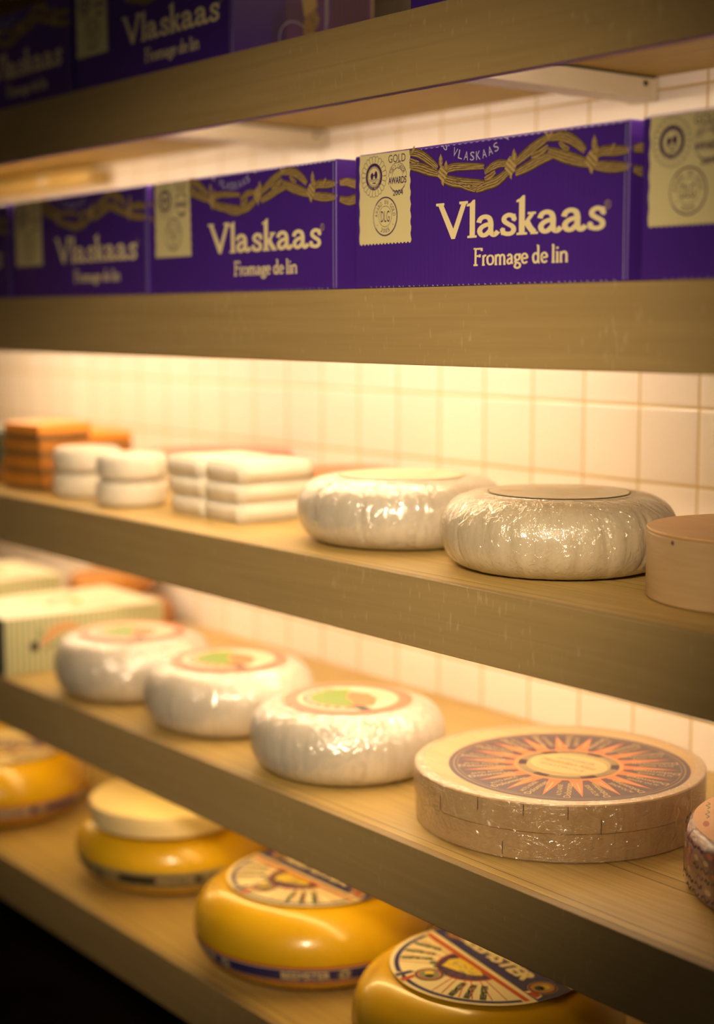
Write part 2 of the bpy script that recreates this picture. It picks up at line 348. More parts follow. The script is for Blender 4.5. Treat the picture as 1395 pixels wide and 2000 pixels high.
class Print:
    STEP = .00012
    def __init__(self, mp): self.V = []; self.F = []; self.FM = []; self.mats = []; self.mp = mp
    def mi(self, m):
        if m not in self.mats: self.mats.append(m)
        return self.mats.index(m)
    n = 0
    def add(self, pts, faces, m, layer, jig=False):
        if jig: self.n += 1; layer += (self.n % 6)*.12
        b = len(self.V); self.V += [self.mp(u, v, layer*self.STEP) for u, v in pts]
        self.F += [tuple(b+i for i in f) for f in faces]; self.FM += [self.mi(m)]*len(faces)
    def poly(self, pts, m, layer=1): self.add(pts, [tuple(range(len(pts)))], m, layer, True)
    def fan(self, c, pts, m, layer=1):
        n = len(pts); self.add([c]+list(pts), [(0, i+1, (i+1) % n+1) for i in range(n)], m, layer)
    def disc(self, c, r, m, layer=1, n=48, ry=None, a0=0, a1=2*PI):
        ry = ry or r; full = abs(a1-a0-2*PI) < 1e-6
        k = n if full else n+1
        pts = [(c[0]+r*math.cos(a0+(a1-a0)*i/n), c[1]+ry*math.sin(a0+(a1-a0)*i/n)) for i in range(k)]
        if full: self.fan(c, pts, m, layer)
        else: self.add([c]+pts, [(0, i+1, i+2) for i in range(n)], m, layer)
    def ring(self, c, r0, r1, m, layer=1, n=64, a0=0, a1=2*PI, sy=1):
        pts = []; f = []
        for i in range(n+1):
            a = a0+(a1-a0)*i/n
            pts += [(c[0]+r0*math.cos(a), c[1]+sy*r0*math.sin(a)), (c[0]+r1*math.cos(a), c[1]+sy*r1*math.sin(a))]
        for i in range(n): f.append((2*i, 2*i+1, 2*i+3, 2*i+2))
        self.add(pts, f, m, layer)
    def stroke(self, pts, m, w=.001, wy=None, layer=1, sm=True, taper=None, cap=True):
        wy = wy or w
        P = smooth_path(pts) if sm else list(pts)
        n = len(P); V = []; F = []
        for i in range(n):
            a = P[max(i-1, 0)]; b = P[min(i+1, n-1)]
            dx, dy = b[0]-a[0], b[1]-a[1]; l = math.hypot(dx/w, dy/wy) or 1
            # elliptical pen
            nx, ny = -dy/wy/l*w/2, dx/w/l*wy/2
            k = 1 if not taper else taper(i/(n-1))
            V += [(P[i][0]+nx*k, P[i][1]+ny*k), (P[i][0]-nx*k, P[i][1]-ny*k)]
        for i in range(n-1): F.append((2*i, 2*i+1, 2*i+3, 2*i+2))
        self.add(V, F, m, layer, True)
    def text(self, s, u, v, w, h, m, layer=2, rot=0, shear=0, bold=0, center=False):
        P, F = text_polys(s)
        if not P: return
        x0 = min(p[0] for p in P); x1 = max(p[0] for p in P); y0 = min(p[1] for p in P); y1 = max(p[1] for p in P)
        sx, sy = w/(x1-x0), h/(y1-y0); c, si = math.cos(rot), math.sin(rot)
        for k, (off, oy) in enumerate([(0, 0)] if not bold else [(-bold, 0), (0, 0), (bold, 0), (0, bold*.6), (0, -bold*.6)]):
            pts = []
            for x, y in P:
                X = (x-x0)*sx+off; Y = (y-y0)*sy+oy; X += Y*shear
                if center: X -= w/2; Y -= h/2
                pts.append((u+X*c-Y*si, v+X*si+Y*c))
            self.add(pts, F, m, layer+.12*k)
    def arc_text(self, s, c, r, a_mid, a_step, w, h, m, layer=2, inward=False):
        """letters along a circle; inward=True reads along the bottom of the circle"""
        n = len(s)
        for i, ch in enumerate(s):
            if ch == ' ': continue
            k = i-(n-1)/2
            a = a_mid+(k*a_step if inward else -k*a_step)
            rot = a+PI/2 if inward else a-PI/2
            self.text(ch, c[0]+r*math.cos(a), c[1]+r*math.sin(a), w*(.35 if ch in 'I1' else 1), h, m, layer, rot=rot, center=True)
    def build(self, name, parent): return mesh_obj(name, self.V, self.F, self.mats, parent, fm=self.FM)

# ------------------------------------------------------------------ serif alphabet for the carton lettering, strokes in millimetres
def put(pr, kind, data, u, v, m, pen, layer):
    k = .001
    if kind == 'p': pr.poly([(u+x*k, v+y*k) for x, y in data], m, layer)
    else: pr.stroke([(u+x*k, v+y*k) for x, y in data], m, pen[0]*k, pen[1]*k, layer)
FAT = {
 'V': [('p', [(0, 34.8), (4, 34.3), (24.5, 0), (27.4, 0), (27.4, 10.5), (12, 34.5), (13, 34.9), (13, 37.4), (0, 37.4)]),
       ('p', [(27.4, 0), (30, 0), (47, 34.4), (49.7, 34.8), (49.7, 37.4), (36.5, 37.4), (36.5, 34.8), (39.5, 34.4), (27.4, 10.5)])],
 'l': [('p', [(4.6, 2.5), (12.6, 2.5), (12.6, 38), (9.5, 38), (4.6, 34.5)]), ('p', [(0, 31.8), (4.6, 32), (4.6, 35.2), (0, 33.6)]),
       ('p', [(1.2, 0), (15.4, 0), (15.4, 2.2), (12.6, 2.5), (4.6, 2.5), (1.2, 2.2)])],
 'a': [('s', [(2.6, 14.6), (5.5, 18.6), (11.5, 20.2), (18.0, 18.6), (20.6, 13.5), (20.6, 6), (22.6, 2.6), (26.5, 1.9), (31.5, 5.0)], (7.6, 4.4)),
       ('s', [(20, 12.6), (12.5, 11.8), (6, 9.2), (4.2, 5.6), (7.6, 2.2), (13.5, 2.4), (20, 6.5)], (7.6, 4.2))],
 's': [('s', [(19.4, 14.6), (17.2, 18.6), (10.8, 20.1), (5.2, 18.0), (5.0, 14.4), (10.5, 11.4), (16.8, 8.6), (18.4, 5.0), (15, 2.2), (9, 1.8), (3.6, 3.4), (2.2, 7.4)], (7.0, 4.2)),
       ('p', [(18.2, 13.5), (21.2, 13.5), (20.9, 20.8), (18.6, 20.8)]), ('p', [(.4, 1.0), (2.8, 1.0), (3.4, 8.2), (.6, 8.2)])],
 'k': [('p', [(3.4, 2.4), (11.6, 2.4), (11.6, 38), (8.5, 38), (3.4, 34.5)]), ('p', [(-.6, 31.8), (3.4, 32), (3.4, 35.2), (-.6, 33.6)]),
       ('p', [(0, 0), (15, 0), (15, 2.1), (11.6, 2.4), (3.4, 2.4), (0, 2.1)]),
       ('s', [(11, 9.5), (17, 14.8), (22.5, 20)], (5.0, 4.0)), ('p', [(15.5, 19.2), (27, 19.2), (27, 21.4), (15.5, 21.4)]),
       ('s', [(14.2, 12.8), (18.5, 7), (24.5, 1.8)], (8.6, 5)), ('p', [(19, 0), (30.2, 0), (30.2, 2.2), (21, 2.4)])],
}
THIN_PEN = (3.0, 1.8)
THIN = {
 'F': [('s', [(3, 0), (3, 17)]), ('s', [(2, 16.6), (12.6, 16.6)]), ('s', [(12.2, 17.2), (12.2, 14.2)]), ('s', [(3, 9.4), (9.6, 9.4)]), ('s', [(9.4, 11), (9.4, 8)]), ('s', [(0, .4), (6.4, .4)]), ('s', [(0, 16.8), (3, 16.8)])],
 'r': [('s', [(1.8, 0), (1.8, 10)]), ('s', [(1.8, 7.2), (3.6, 9.6), (6.2, 9.4)]), ('s', [(0, .4), (4, .4)])],
 'o': [('s', [(5.6, 9.6), (2, 8.2), (1.3, 5), (2.4, 1.6), (5.6, .5), (9, 1.8), (10, 5), (9, 8.3), (5.6, 9.6)])],
 'm': [('s', [(1.6, 0), (1.6, 10)]), ('s', [(1.6, 7.2), (4, 9.5), (6.4, 9.2), (7.8, 7), (7.8, 0)]), ('s', [(7.8, 7.2), (10.2, 9.5), (12.6, 9.2), (14, 7), (14, 0)]), ('s', [(0, .4), (3.6, .4)]), ('s', [(6.4, .4), (9.6, .4)]), ('s', [(12.6, .4), (16, .4)])],
 'a': [('s', [(1.6, 7.8), (4.2, 9.6), (7, 8.4), (7.6, 5.6), (7.6, 1.6), (9.6, .8)]), ('s', [(7.4, 5.8), (3.2, 5), (1.5, 2.8), (3, .7), (5.6, 1), (7.6, 2.8)])],
 'g': [('s', [(4.6, 9.6), (1.6, 7.8), (1.8, 5), (4.6, 3.6), (7.4, 5), (7.6, 7.8), (4.6, 9.6)]), ('s', [(3, 3.9), (1.6, 2.2), (4.4, 1.2), (8, .2), (8.4, -2.6), (4.8, -4), (1, -2.6), (2.6, .6)]), ('s', [(7, 8.6), (9.4, 9.6)])],
 'e': [('s', [(1.6, 5.2), (8.6, 5.6), (7.6, 8.6), (4.8, 9.6), (2, 8), (1.4, 4.6), (3, 1.2), (6, .6), (8.8, 2)])],
 'd': [('s', [(8, 8), (5, 9.6), (2, 8), (1.4, 4.8), (2.8, 1.2), (5.4, .6), (8, 2.6)]), ('s', [(8.4, 17), (8.4, .4)]), ('s', [(6.4, 16.6), (8.6, 16.8)]), ('s', [(8.4, .5), (10.6, .5)])],
 'l': [('s', [(2.4, 17), (2.4, 0)]), ('s', [(.4, 16.4), (2.6, 16.6)]), ('s', [(.4, .4), (4.6, .4)])],
 'i': [('s', [(2.2, 10), (2.2, 0)]), ('s', [(.4, 9.6), (2.4, 9.6)]), ('s', [(.3, .4), (4.2, .4)]), ('s', [(2.2, 14.6), (2.2, 12.6)])],
 'n': [('s', [(1.6, 0), (1.6, 10)]), ('s', [(1.6, 7.2), (4.6, 9.5), (7.4, 9.2), (9, 7), (9, 0)]), ('s', [(0, .4), (3.6, .4)]), ('s', [(7.4, .4), (11, .4)])],
}

# ------------------------------------------------------------------ levels (relative to camera) and the room
WALL_Y = 1.5464; FRONT_Y = 1.06
SHELVES = [  # top, bottom of the front board
    (.3200, .2389), (.0361, -.0451), (-.2704, -.3472), (-.5697, -.6476), (-.8735, -.9463)]
XL, XR = -3.35, .55
def structure(o): o['kind'] = 'structure'; return o
structure(box_obj('wall_back', (XL-.05, WALL_Y, 0), (XR+.3, WALL_Y+.1, 2.5), M['tile']))
structure(box_obj('wall_left', (XL-.15, -1.5, 0), (XL-.05, WALL_Y+.1, 2.5), M['plaster']))
structure(box_obj('floor', (XL-.15, -1.5, -.1), (XR+.3, WALL_Y+.1, 0), M['floor']))
structure(box_obj('baseboard_back', (XL-.05, WALL_Y-.012, .0005), (XR+.3, WALL_Y-.0005, .30), M['skirt'], bevel=.003))

SH_LABEL = ['top oak shelf, above the row of purple cartons', 'oak shelf at eye level carrying the full row of purple cartons',
            'middle oak shelf under the square and film-wrapped white cheeses', 'oak shelf carrying the starburst-labelled round box',
            'lowest oak shelf, under the yellow wax wheels']
TUBE_X = [[(-3.2, -2.28), (-2.18, -1.50), (-1.32, -.45)], [(-3.2, -2.25), (-2.15, -1.38)], [(-3.1, -2.1), (-2.0, -1.12)], [(-3.1, -2.2), (-2.1, -1.3)]]
TUBE_ROWS = [[('front', .05, 58)], [('front', .07, 28), ('rear', .21, 34)], [('front', .07, 24), ('rear', .27, 27)], [('front', .10, 20)]]   # place, distance behind the board, strength
for i, (zt, zb) in enumerate(SHELVES):
    t = empty('wall_shelf', (0, 0, 0))
    tag(t, SH_LABEL[i], 'shelf', 'oak wall shelves')
    box_obj('front_board', (XL, FRONT_Y, H+zb), (XR, FRONT_Y+.012, H+zt), M['wood_front'], t, bevel=.0012)
    box_obj('shelf_panel', (XL, FRONT_Y+.012, H+zt-.012), (XR, WALL_Y-.0006, H+zt), M['wood_top' if i > 1 else 'wood_under'], t)
    if i < 4:
        for row, ty, ts in TUBE_ROWS[i]:
          for (x0, x1) in TUBE_X[i]:
            l = empty('strip_light', ((x0+x1)/2, FRONT_Y+ty, H+zt-.0125))
            w = (x1-x0)/2
            tag(l, None, 'light')
            l['label'] = '%s strip light in the %s row under the %s shelf' % ('left' if x0 < -3 else 'middle' if i == 0 and x0 < -1.4 else 'right', row, ('top', 'second', 'third', 'fourth')[i])
            l['group'] = 'strip lights under the shelves'
            box_obj('housing', (-w-.02, -.012, -.012), (w+.02, .012, 0), M['white_metal'], l, bevel=.001)
            vs = []; fs = []; n = 10
            for xx in (-w, w):
                for k in range(n): vs.append((xx, .0075*math.cos(2*PI*k/n), -.024+.0075*math.sin(2*PI*k/n)))
            for k in range(n): fs.append((k, (k+1) % n, n+(k+1) % n, n+k))
            fs += [tuple(range(n-1, -1, -1)), tuple(range(n, 2*n))]
            mesh_obj('lamp_tube', vs, fs, tube_mat(ts*(.65 if x0 > -1.4 else 1), (1.0, .70, .27) if i == 3 else TUBE), l)
            for xx in (-w-.012, w): box_obj('lamp_holder', (xx, -.009, -.033), (xx+.012, .009, -.012), M['white_metal'], l, bevel=.001)

# the next shelf up, above the frame, with its lamp lighting the wall behind the top cartons
t = empty('wall_shelf', (0, 0, 0)); tag(t, 'oak shelf above the top edge of the photo', 'shelf', 'oak wall shelves')
box_obj('front_board', (XL, FRONT_Y, H+.520), (XR, FRONT_Y+.012, H+.601), M['wood_front'], t, bevel=.0012)
box_obj('shelf_panel', (XL, FRONT_Y+.012, H+.589), (XR, WALL_Y-.0006, H+.601), M['wood_under'], t)
l = empty('strip_light', (-1.35, FRONT_Y+.33, H+.5885)); tag(l, 'strip light lighting the tiles behind the top shelf cartons', 'light', 'strip lights under the shelves')
box_obj('housing', (-.37, -.012, -.012), (.37, .012, 0), M['white_metal'], l, bevel=.001)
mesh_obj('lamp_tube', [(x, .0075*math.cos(2*PI*k/10), -.024+.0075*math.sin(2*PI*k/10)) for x in (-.35, .35) for k in range(10)],
         [(k, (k+1) % 10, 10+(k+1) % 10, 10+k) for k in range(10)]+[tuple(range(9, -1, -1)), tuple(range(10, 20))], tube_mat(9), l)
for xx in (-.362, .35): box_obj('lamp_holder', (xx, -.009, -.033), (xx+.012, .009, -.012), M['white_metal'], l, bevel=.001)

# white steel brackets under the top two shelves' panels, running back to the wall
BRX = [(-.67, 'bracket'), (-1.37, 'bracket'), (-2.07, 'bracket')]
for i, (zt, zb) in enumerate(SHELVES[:1]):
    for x, _ in BRX:
        if x > -1: lab = 'white shelf bracket beyond the right edge of the photo'; continue
        b = empty('shelf_bracket', (x, 1.34, H+zt-.0125))
        tag(b, {-1.37: 'white steel bracket with open end, under the top shelf above the sharp carton',
                -2.07: 'blurred white steel bracket under the top shelf, left of the open-ended one'}[x], 'bracket', 'white shelf brackets')
        box_obj('channel', (-.044, -.185, -.028), (0, .196, 0), M['white_metal'], b, bevel=.0025)
        box_obj('gasket', (-.001, -.188, -.0025), (.0012, .199, .0), M['dark'], b)
        box_obj('end_cap', (-.046, .1965, -.03), (.0015, .2045, -.001), M['white_metal'], b, bevel=.002)
        lathe('screw', [(0, .0012), (.003, .0012), (.0035, 0)], M['dark'], b, n=14).matrix_local = Matrix.Translation((.0018, .18, -.010)) @ Matrix.Rotation(PI/2, 4, 'Y')
# timber batten with a round knob, far left under the top shelf
bt = empty('wall_batten', (-2.79, 1.5, H+.30))
tag(bt, 'yellow timber batten with a round fixing, far left under the top shelf', 'batten')
box_obj('timber', (-.5, .0, -.03), (0, .0455, .0), M['wood_top'], bt, bevel=.002)
s = lathe('fixing', [(0, .008), (.006, .007), (.010, .003), (.011, 0)], M['white_metal'], bt, n=24); s.matrix_local = Matrix.Translation((-.20, -.0005, -.014)) @ Matrix.Rotation(PI/2, 4, 'X')

# ------------------------------------------------------------------ purple cartons
BW, BD, BH = .407, .22, .1455
def carton_master():
    root = empty('cheese_carton', (0, 0, 0))
    body = box_obj('carton', (0, 0, .0005), (BW, BD, BH), M['purple'], root, bevel=.0022)
    box_obj('lid_flap', (.004, .004, BH-.0006), (BW-.004, BD-.004, BH+.0012), M['purple'], root, bevel=.0005)
    # worn corner
    pr = Print(lambda u, v, d: (u, -.0002-d, v))
    pr.stroke([(BW-.0045, .002), (BW-.005, .06), (BW-.0046, .143)], M['worn'], .0011, layer=0)
    for k in range(46):
        x = .03+k*.008+random.uniform(-.002, .002); pr.poly([(x, .0012), (x+random.uniform(.001, .004), .0012), (x+.001, .0026), (x, .0024)], M['worn'], 0)
    for k in range(34): pr.poly([(.103+k*.0088, .1432), (.107+k*.0088, .1432), (.107+k*.0088, .1438), (.103+k*.0088, .1438)], M['pale_ink'], 1)
    pr.build('worn_edge', root)
    # big lettering
    pr = Print(lambda u, v, d: (u, -.0003-d, v))
    for ch, u in zip('Vlaskaas', (139, 187, 202.6, 238, 260.5, 290.3, 322.7, 357.3)):
        for it in FAT[ch]: put(pr, it[0], it[1], u*.001, .0485, M['cream_ink'], it[2] if len(it) > 2 else None, 1)
    pr.build('large_lettering', root)
    pr = Print(lambda u, v, d: (u, -.0003-d, v))
    for ch, u in zip('Fromagedelin', (197.9, 210.8, 217.4, 229.5, 246.5, 257.5, 267.3, 283, 294.6, 309.5, 315.2, 320.6)):
        for it in THIN[ch]: put(pr, it[0], it[1], u*.001, .0205, M['cream_ink'], THIN_PEN, 1)
    pr.build('small_lettering', root)
    pr = Print(lambda u, v, d: (u, -.0003-d, v))
    pr.ring((.3815, .0712), .0034, .0041, M['straw_light'], 1, 24); pr.text('R', .3800, .0692, .003, .0042, M['straw_light'], 1)
    pr.build('registered_mark', root)
    pr = Print(lambda u, v, d: (u, -.0003-d, min(v, .1446)))
    # curved small capitals
    c = (.199, .2105)
    pr.arc_text('VLASKAAS', c, .0805, math.radians(-90), .112, .0064, .0088, M['pale_ink'], 1, inward=True)
    pr.arc_text('VL', c, .0805, math.radians(-42.5-9), .112, .0064, .0088, M['pale_ink'], 1, inward=True)
    pr.arc_text('AS', c, .0805, math.radians(-127), .112, .0064, .0088, M['pale_ink'], 1, inward=True)
    pr.build('curved_lettering', root)
    # straw chain running over the front and round the corner
    pr = Print(lambda u, v, d: (u, -.0003-d, v) if u <= BW-.0025 else (BW+.0003+d, u-BW+.004, v))
    def strand(pts, w=.0075, n=6, layer=1):
        pr.stroke(pts, M['straw_dark'], w*1.22, layer=layer, taper=lambda t: .75+.4*math.sin(PI*t))
        pr.stroke(pts, M['straw'], w, layer=layer+1, taper=lambda t: .7+.4*math.sin(PI*t))
        P = smooth_path(pts)
        for k in range(n):
            off = (k/(n-1)-.5)*w*.72; Q = []
            for i, p in enumerate(P):
                a = P[max(i-1, 0)]; b = P[min(i+1, len(P)-1)]; l = math.hypot(b[0]-a[0], b[1]-a[1]) or 1
                f = .7+.4*math.sin(PI*i/(len(P)-1)); j = off*f+.0003*math.sin(i*1.3+k*2)
                Q.append((p[0]-(b[1]-a[1])/l*j, p[1]+(b[0]-a[0])/l*j))
            pr.stroke(Q, M['straw_light'] if k % 2 == 0 else M['straw_dark'], .00065, layer=layer+2, sm=False)
    def bud(u, v, s=1, ang=90):
        a = math.radians(ang); ca, sa = math.cos(a), math.sin(a)
        pts = [(0, -.0016), (.004, -.0032), (.008, -.0026), (.0125, 0), (.008, .0026), (.004, .0032), (0, .0016)]
        pr.poly([(u+s*(x*ca-y*sa), v+s*(x*sa+y*ca)) for x, y in pts], M['straw'], 5)
        pr.stroke([(u, v), (u+s*.0105*ca, v+s*.0105*sa)], M['straw_light'], .0011, layer=6, sm=False)
    def knot(u, v, ang, s=1):
        a = math.radians(ang)
        for k in range(6):
            o = (k-2.5)*.0022*s; cx = u+o*math.cos(a); cy = v+o*math.sin(a); t = .0095*s*(1-.08*abs(k-2.5))
            pr.stroke([(cx-t*.25*math.cos(a)-t*math.sin(a)*-.9, cy-t*.9*math.cos(a)*1), (cx, cy), (cx+t*.25*math.cos(a)-t*.9*math.sin(a), cy+t*.9*math.cos(a))], M['straw' if k % 2 else 'straw_light'], .0026*s, layer=6+k*.3)
        bud(u+.004*s, v-.001, s*1.15, ang+25); bud(u-.002, v-.004, .8, ang+230)
    strand([(.0955, .1415), (.110, .1395), (.125, .1325), (.141, .1225)])
    strand([(.0955, .1275), (.112, .125), (.127, .1205), (.142, .1165)], .0085)
    strand([(.0955, .1345), (.104, .1315), (.111, .1300)], .004, 3)
    strand([(.147, .1165), (.16, .1205), (.175, .121), (.2127, .1185)], .0068)
    strand([(.147, .1125), (.160, .1080), (.180, .1045), (.2127, .1015)], .0085)
    strand([(.165, .107), (.183, .1020), (.2005, .0962)], .0065)
    strand([(.201, .0962), (.216, .1000), (.232, .1030), (.249, .1115)], .0085)
    strand([(.2135, .1125), (.225, .1175), (.237, .1195), (.252, .1175)], .0065)
    strand([(.2135, .1060), (.222, .1085), (.229, .1120)], .0045, 3)
    strand([(.256, .1175), (.270, .1245), (.286, .1325), (.3035, .1395)], .0080)
    strand([(.258, .1085), (.274, .1130), (.292, .1185), (.309, .1215)], .0080)
    strand([(.280, .1225), (.292, .1255), (.303, .1305)], .005, 3)
    strand([(.303, .1385), (.320, .1385), (.336, .1330), (.352, .1225)], .0085)
    strand([(.303, .1260), (.320, .1205), (.337, .1155), (.357, .1100)], .0095)
    strand([(.318, .1335), (.324, .128), (.331, .1255)], .004, 3)
    strand([(.362, .1180), (.376, .1200), (.390, .1190), (.4045, .1185)], .0080)
    strand([(.362, .1080), (.376, .1060), (.390, .1045), (.4045, .1035)], .0085)
    knot(.150, .1160, 60); knot(.252, .1160, 58, 1.05); knot(.361, .1130, 55, 1.05)
    bud(.1465, .1235, 1.05); bud(.2560, .1195, 1.05); bud(.3638, .1215, 1.15); bud(.302, .1375, .8, 40); bud(.3045, .138, .7, 130)
    bud(.1005, .1405, .7, 65); bud(.384, .117, .9, 60)
    strand([(BW+.001, .1195), (BW+.012, .121), (BW+.026, .1190), (BW+.04, .122)], .0080)
    strand([(BW+.001, .1020), (BW+.014, .1000), (BW+.028, .1040), (BW+.04, .100)], .0085)
    pr.build('straw_garland', root)
    # gold award label with a wavy edge
    lab = []
    u0, u1, v0, v1 = .0095, .0985, .0478, .1448
    for i in range(25): lab.append((u0+.0006*math.sin(i*1.35), v1+(v0-v1)*i/24))
    for i in range(1, 61): lab.append((u0+(u1-u0)*i/60, v0+(.0011*(1 if i % 4 < 2 else -.3))))
    for i in range(1, 30): lab.append((u1+.0008*math.sin(i*1.7)-.0028*i/30, v0+(v1-v0)*i/29))
    pr = Print(lambda u, v, d: (u, -.0006-d, v))
    pr.fan(((u0+u1)/2, (v0+v1)/2), lab, M['gold'], 0)
    ink = M['purple_ink']
    c = (.0350, .1208)
    pr.ring(c, .0110, .0145, ink, 1); pr.ring(c, .0096, .0102, ink, 1)
    pr.arc_text('GOLD MEDAL', c, .01275, math.radians(-90), .17, .0014, .0020, M['gold'], 2, inward=True)
    for i in range(22):
        a = 2*PI*i/22
        pr.stroke([(c[0]+.0152*math.cos(a), c[1]+.0152*math.sin(a)), (c[0]+.0208*math.cos(a), c[1]+.0208*math.sin(a))], ink, .0006, sm=False)
        a2 = a+2*PI/22
        pr.stroke([(c[0]+.0208*math.cos(a), c[1]+.0208*math.sin(a)), (c[0]+.0222*math.cos((a+a2)/2), c[1]+.0222*math.sin((a+a2)/2)), (c[0]+.0208*math.cos(a2), c[1]+.0208*math.sin(a2))], ink, .0005)
    pr.disc((.0315, .1215), .0026, ink, 1, 16, ry=.0034); pr.disc((.0385, .1225), .0026, ink, 1, 16, ry=.0042); pr.stroke([(.032, .1255), (.035, .122), (.038, .1265)], ink, .0012)
    pr.stroke([(.027, .1178), (.043, .1178)], ink, .0005, sm=False); pr.stroke([(.028, .1162), (.042, .1162)], ink, .0005, sm=False); pr.stroke([(.0325, .1140), (.0385, .1140)], ink, .0014, sm=False)
    pr.text('GOLD', .0600, .1335, .0290, .0085, ink, 1)
    c = (.0755, .1180)
    pr.ring(c, .0148, .0154, ink, 1)
    pr.arc_text('WORLD CHEESE', (c[0], c[1]-.004), .0150, math.radians(90), .165, .0022, .0046, ink, 1)
    pr.ring((c[0], c[1]+.0005), .0088, .0093, ink, 1, 32, a0=0, a1=PI)
    pr.poly([(c[0]-.0152, c[1]-.0080), (c[0]+.0152, c[1]-.0080), (c[0]+.0152, c[1]+.0008), (c[0]-.0152, c[1]+.0008)], M['gold'], 1.5)
    pr.text('AWARDS', c[0]-.0150, c[1]-.0070, .0300, .0072, ink, 2, bold=.0003)
    pr.ring((c[0], c[1]-.0010), .0148, .0152, ink, 1, 30, a0=PI*1.2, a1=PI*1.8)
    pr.text('2004', .0680, .0985, .0168, .0056, ink, 1, bold=.0002, rot=.03)
    c = (.0546, .0773)
    pr.ring(c, .0196, .0211, ink, 1); pr.ring(c, .0108, .0113, ink, 1); pr.ring(c, .0197, .0203, M['gold'], 2, 20, a0=PI*.78, a1=PI*1.2)
    pr.arc_text('AWARD IN GOLD', c, .0153, math.radians(90), .245, .0030, .0046, ink, 1)
    pr.arc_text('2005', c, .0153, math.radians(-90), .26, .0030, .0046, ink, 1, inward=True)
    pr.text('DLG', c[0]-.0075, c[1]-.006, .0150, .012, ink, 1)
    pr.disc((c[0]-.0135, c[1]-.009), .0006, ink, 1, 8); pr.disc((c[0]+.0135, c[1]-.009), .0006, ink, 1, 8)
    pr.build('award_label', root)
    return root

def copy_tree(o, parent=None):
    c = o.copy(); COL.objects.link(c); c.parent = parent
    for ch in o.children: copy_tree(ch, c)
    return c
def kids(root): return list(root.children)

Zs1, Zs2, Zs3, Zs4, Zs5 = (H+s[0] for s in SHELVES)
carton0 = carton_master()
spots = [
    (-1.3965, 1.080, Zs2, 'sharp purple carton on the second shelf with crisp cream lettering', 'purple cartons on the second shelf'),
    (-1.8385, 1.080, Zs2, 'slightly blurred purple carton left of the sharpest one, second shelf', 'purple cartons on the second shelf'),
    (-2.2590, 1.080, Zs2, 'well blurred purple carton second from left edge, second shelf', 'purple cartons on the second shelf'),
    (-2.6820, 1.080, Zs2, 'purple carton cut off by the left photo edge, second shelf', 'purple cartons on the second shelf'),
    (-.9745, 1.080, Zs2, 'purple carton cut off by the right photo edge, gold label large', 'purple cartons on the second shelf'),
    (-2.0475, 1.080, Zs1, 'shadowed purple carton on the top shelf with its full wordmark and an award label', 'purple cartons on the top shelf'),
    (-2.4650, 1.080, Zs1, 'darkest purple carton in the top left corner of the photo, top shelf', 'purple cartons on the top shelf'),
    (-1.3040, 1.082, Zs1, 'purple carton at the top edge, beyond the lit gap on the top shelf', 'purple cartons on the top shelf'),
]
for i, (x, y, z, lab, grp) in enumerate(spots):
    o = carton0 if i == 0 else copy_tree(carton0)
    o.location = (x, y, z+.0003); tag(o, lab, 'box', grp)
    if i == 5: top_carton = o

# photo print on the side of the top-shelf carton
pr = Print(lambda u, v, d: (BW+.0006+d, u, v))
pr.poly([(.080, .001), (.2185, .001), (.2185, .143), (.080, .143)], M['side_print'], 0)
for k in range(5): pr.ring((.092, .040), .012+.005*k, .0135+.005*k, M['straw_dark'], 1, 40)
pr.ring((.092, .030), .022, .0232, M['pale_ink'], 2, 40)
pr.poly([(.107, .012), (.132, .060), (.118, .085), (.106, .050)], M['straw'], 2)
pr.poly([(.108, .060), (.128, .075), (.120, .11), (.100, .10)], M['straw_light'], 3)
pr.stroke([(.106, .012), (.128, .030), (.144, .06), (.140, .12)], M['pale_ink'], .0012, layer=3)
pr.stroke([(.142, .002), (.1415, .06), (.143, .14)], M['pale_ink'], .0016, layer=2)
for k in range(7): pr.stroke([(.150+k*.009, .03+.004*(k % 3)), (.156+k*.008, .07), (.152+k*.009, .13)], M['straw_dark' if k % 2 else 'aubergine'], .004, layer=1)
pr.stroke([(.2165, .002), (.2165, .143)], M['faint_ink'], .0022, layer=3, sm=False)
pr.build('side_picture', top_carton)
# loose flap next to it
o = box_obj('card_flap', (-.0006, 0, 0), (.0006, .075, .06), simple('brown_card', (.20, .07, .035), .6)); o.location = (-1.6385+.0135, 1.300, Zs1+.0005); o.rotation_euler = (0, .0, -.35)
tag(o, 'dark reddish card flap standing beside the top shelf carton', 'card')

# ------------------------------------------------------------------ round cheeses
def wheel_profile(R, h, a, top_r, n=22, z0=0.0, foot=None):
    """bottom centre -> top centre, rounded sides"""
    pts = [(0, z0+.0008), (R-a*1.02, z0+.0008)]
    for i in range(n+1):
        t = -PI/2+PI*i/n
        c, s_ = max(math.cos(t), 0), math.sin(t)
        pts.append((R-a+a*c**.85, z0+.0008+(h-.0016)/2*(1+math.copysign(abs(s_)**.9, s_))))
    pts.append((top_r, z0+h)); pts.append((0, z0+h))
    return pts

def pleats(amp, seed, n=40, zamp=0):
    rnd = random.Random(seed); ks = [(rnd.uniform(0, 2*PI), rnd.choice((9, 13, 17, 23, 31, 37, 53)), rnd.uniform(.3, 1)) for _ in range(7)]
    cr = [(rnd.uniform(0, 2*PI), rnd.uniform(.012, .03), rnd.uniform(-.12, .12), rnd.uniform(.6, 1.6)) for _ in range(26)]
    def f(a, t):
        e = math.sin(PI*min(max((t-.05)/.9, 0), 1))**.6
        d = sum(w*math.sin(k*a+p+3*t) for p, k, w in ks)/len(ks)
        for ca, w, lean, s in cr:
            x = (a-ca-lean*(t-.5)*2+PI) % (2*PI)-PI
            d -= s*math.exp(-(x/w)**2)
        low = 0
        if t < .25: low = 1.6*sum(w*math.sin(k*a*1.0+p) for p, k, w in ks[:4])/3*(1-t/.25)
        return (amp*e*d+amp*low*.6, 0)
    return f

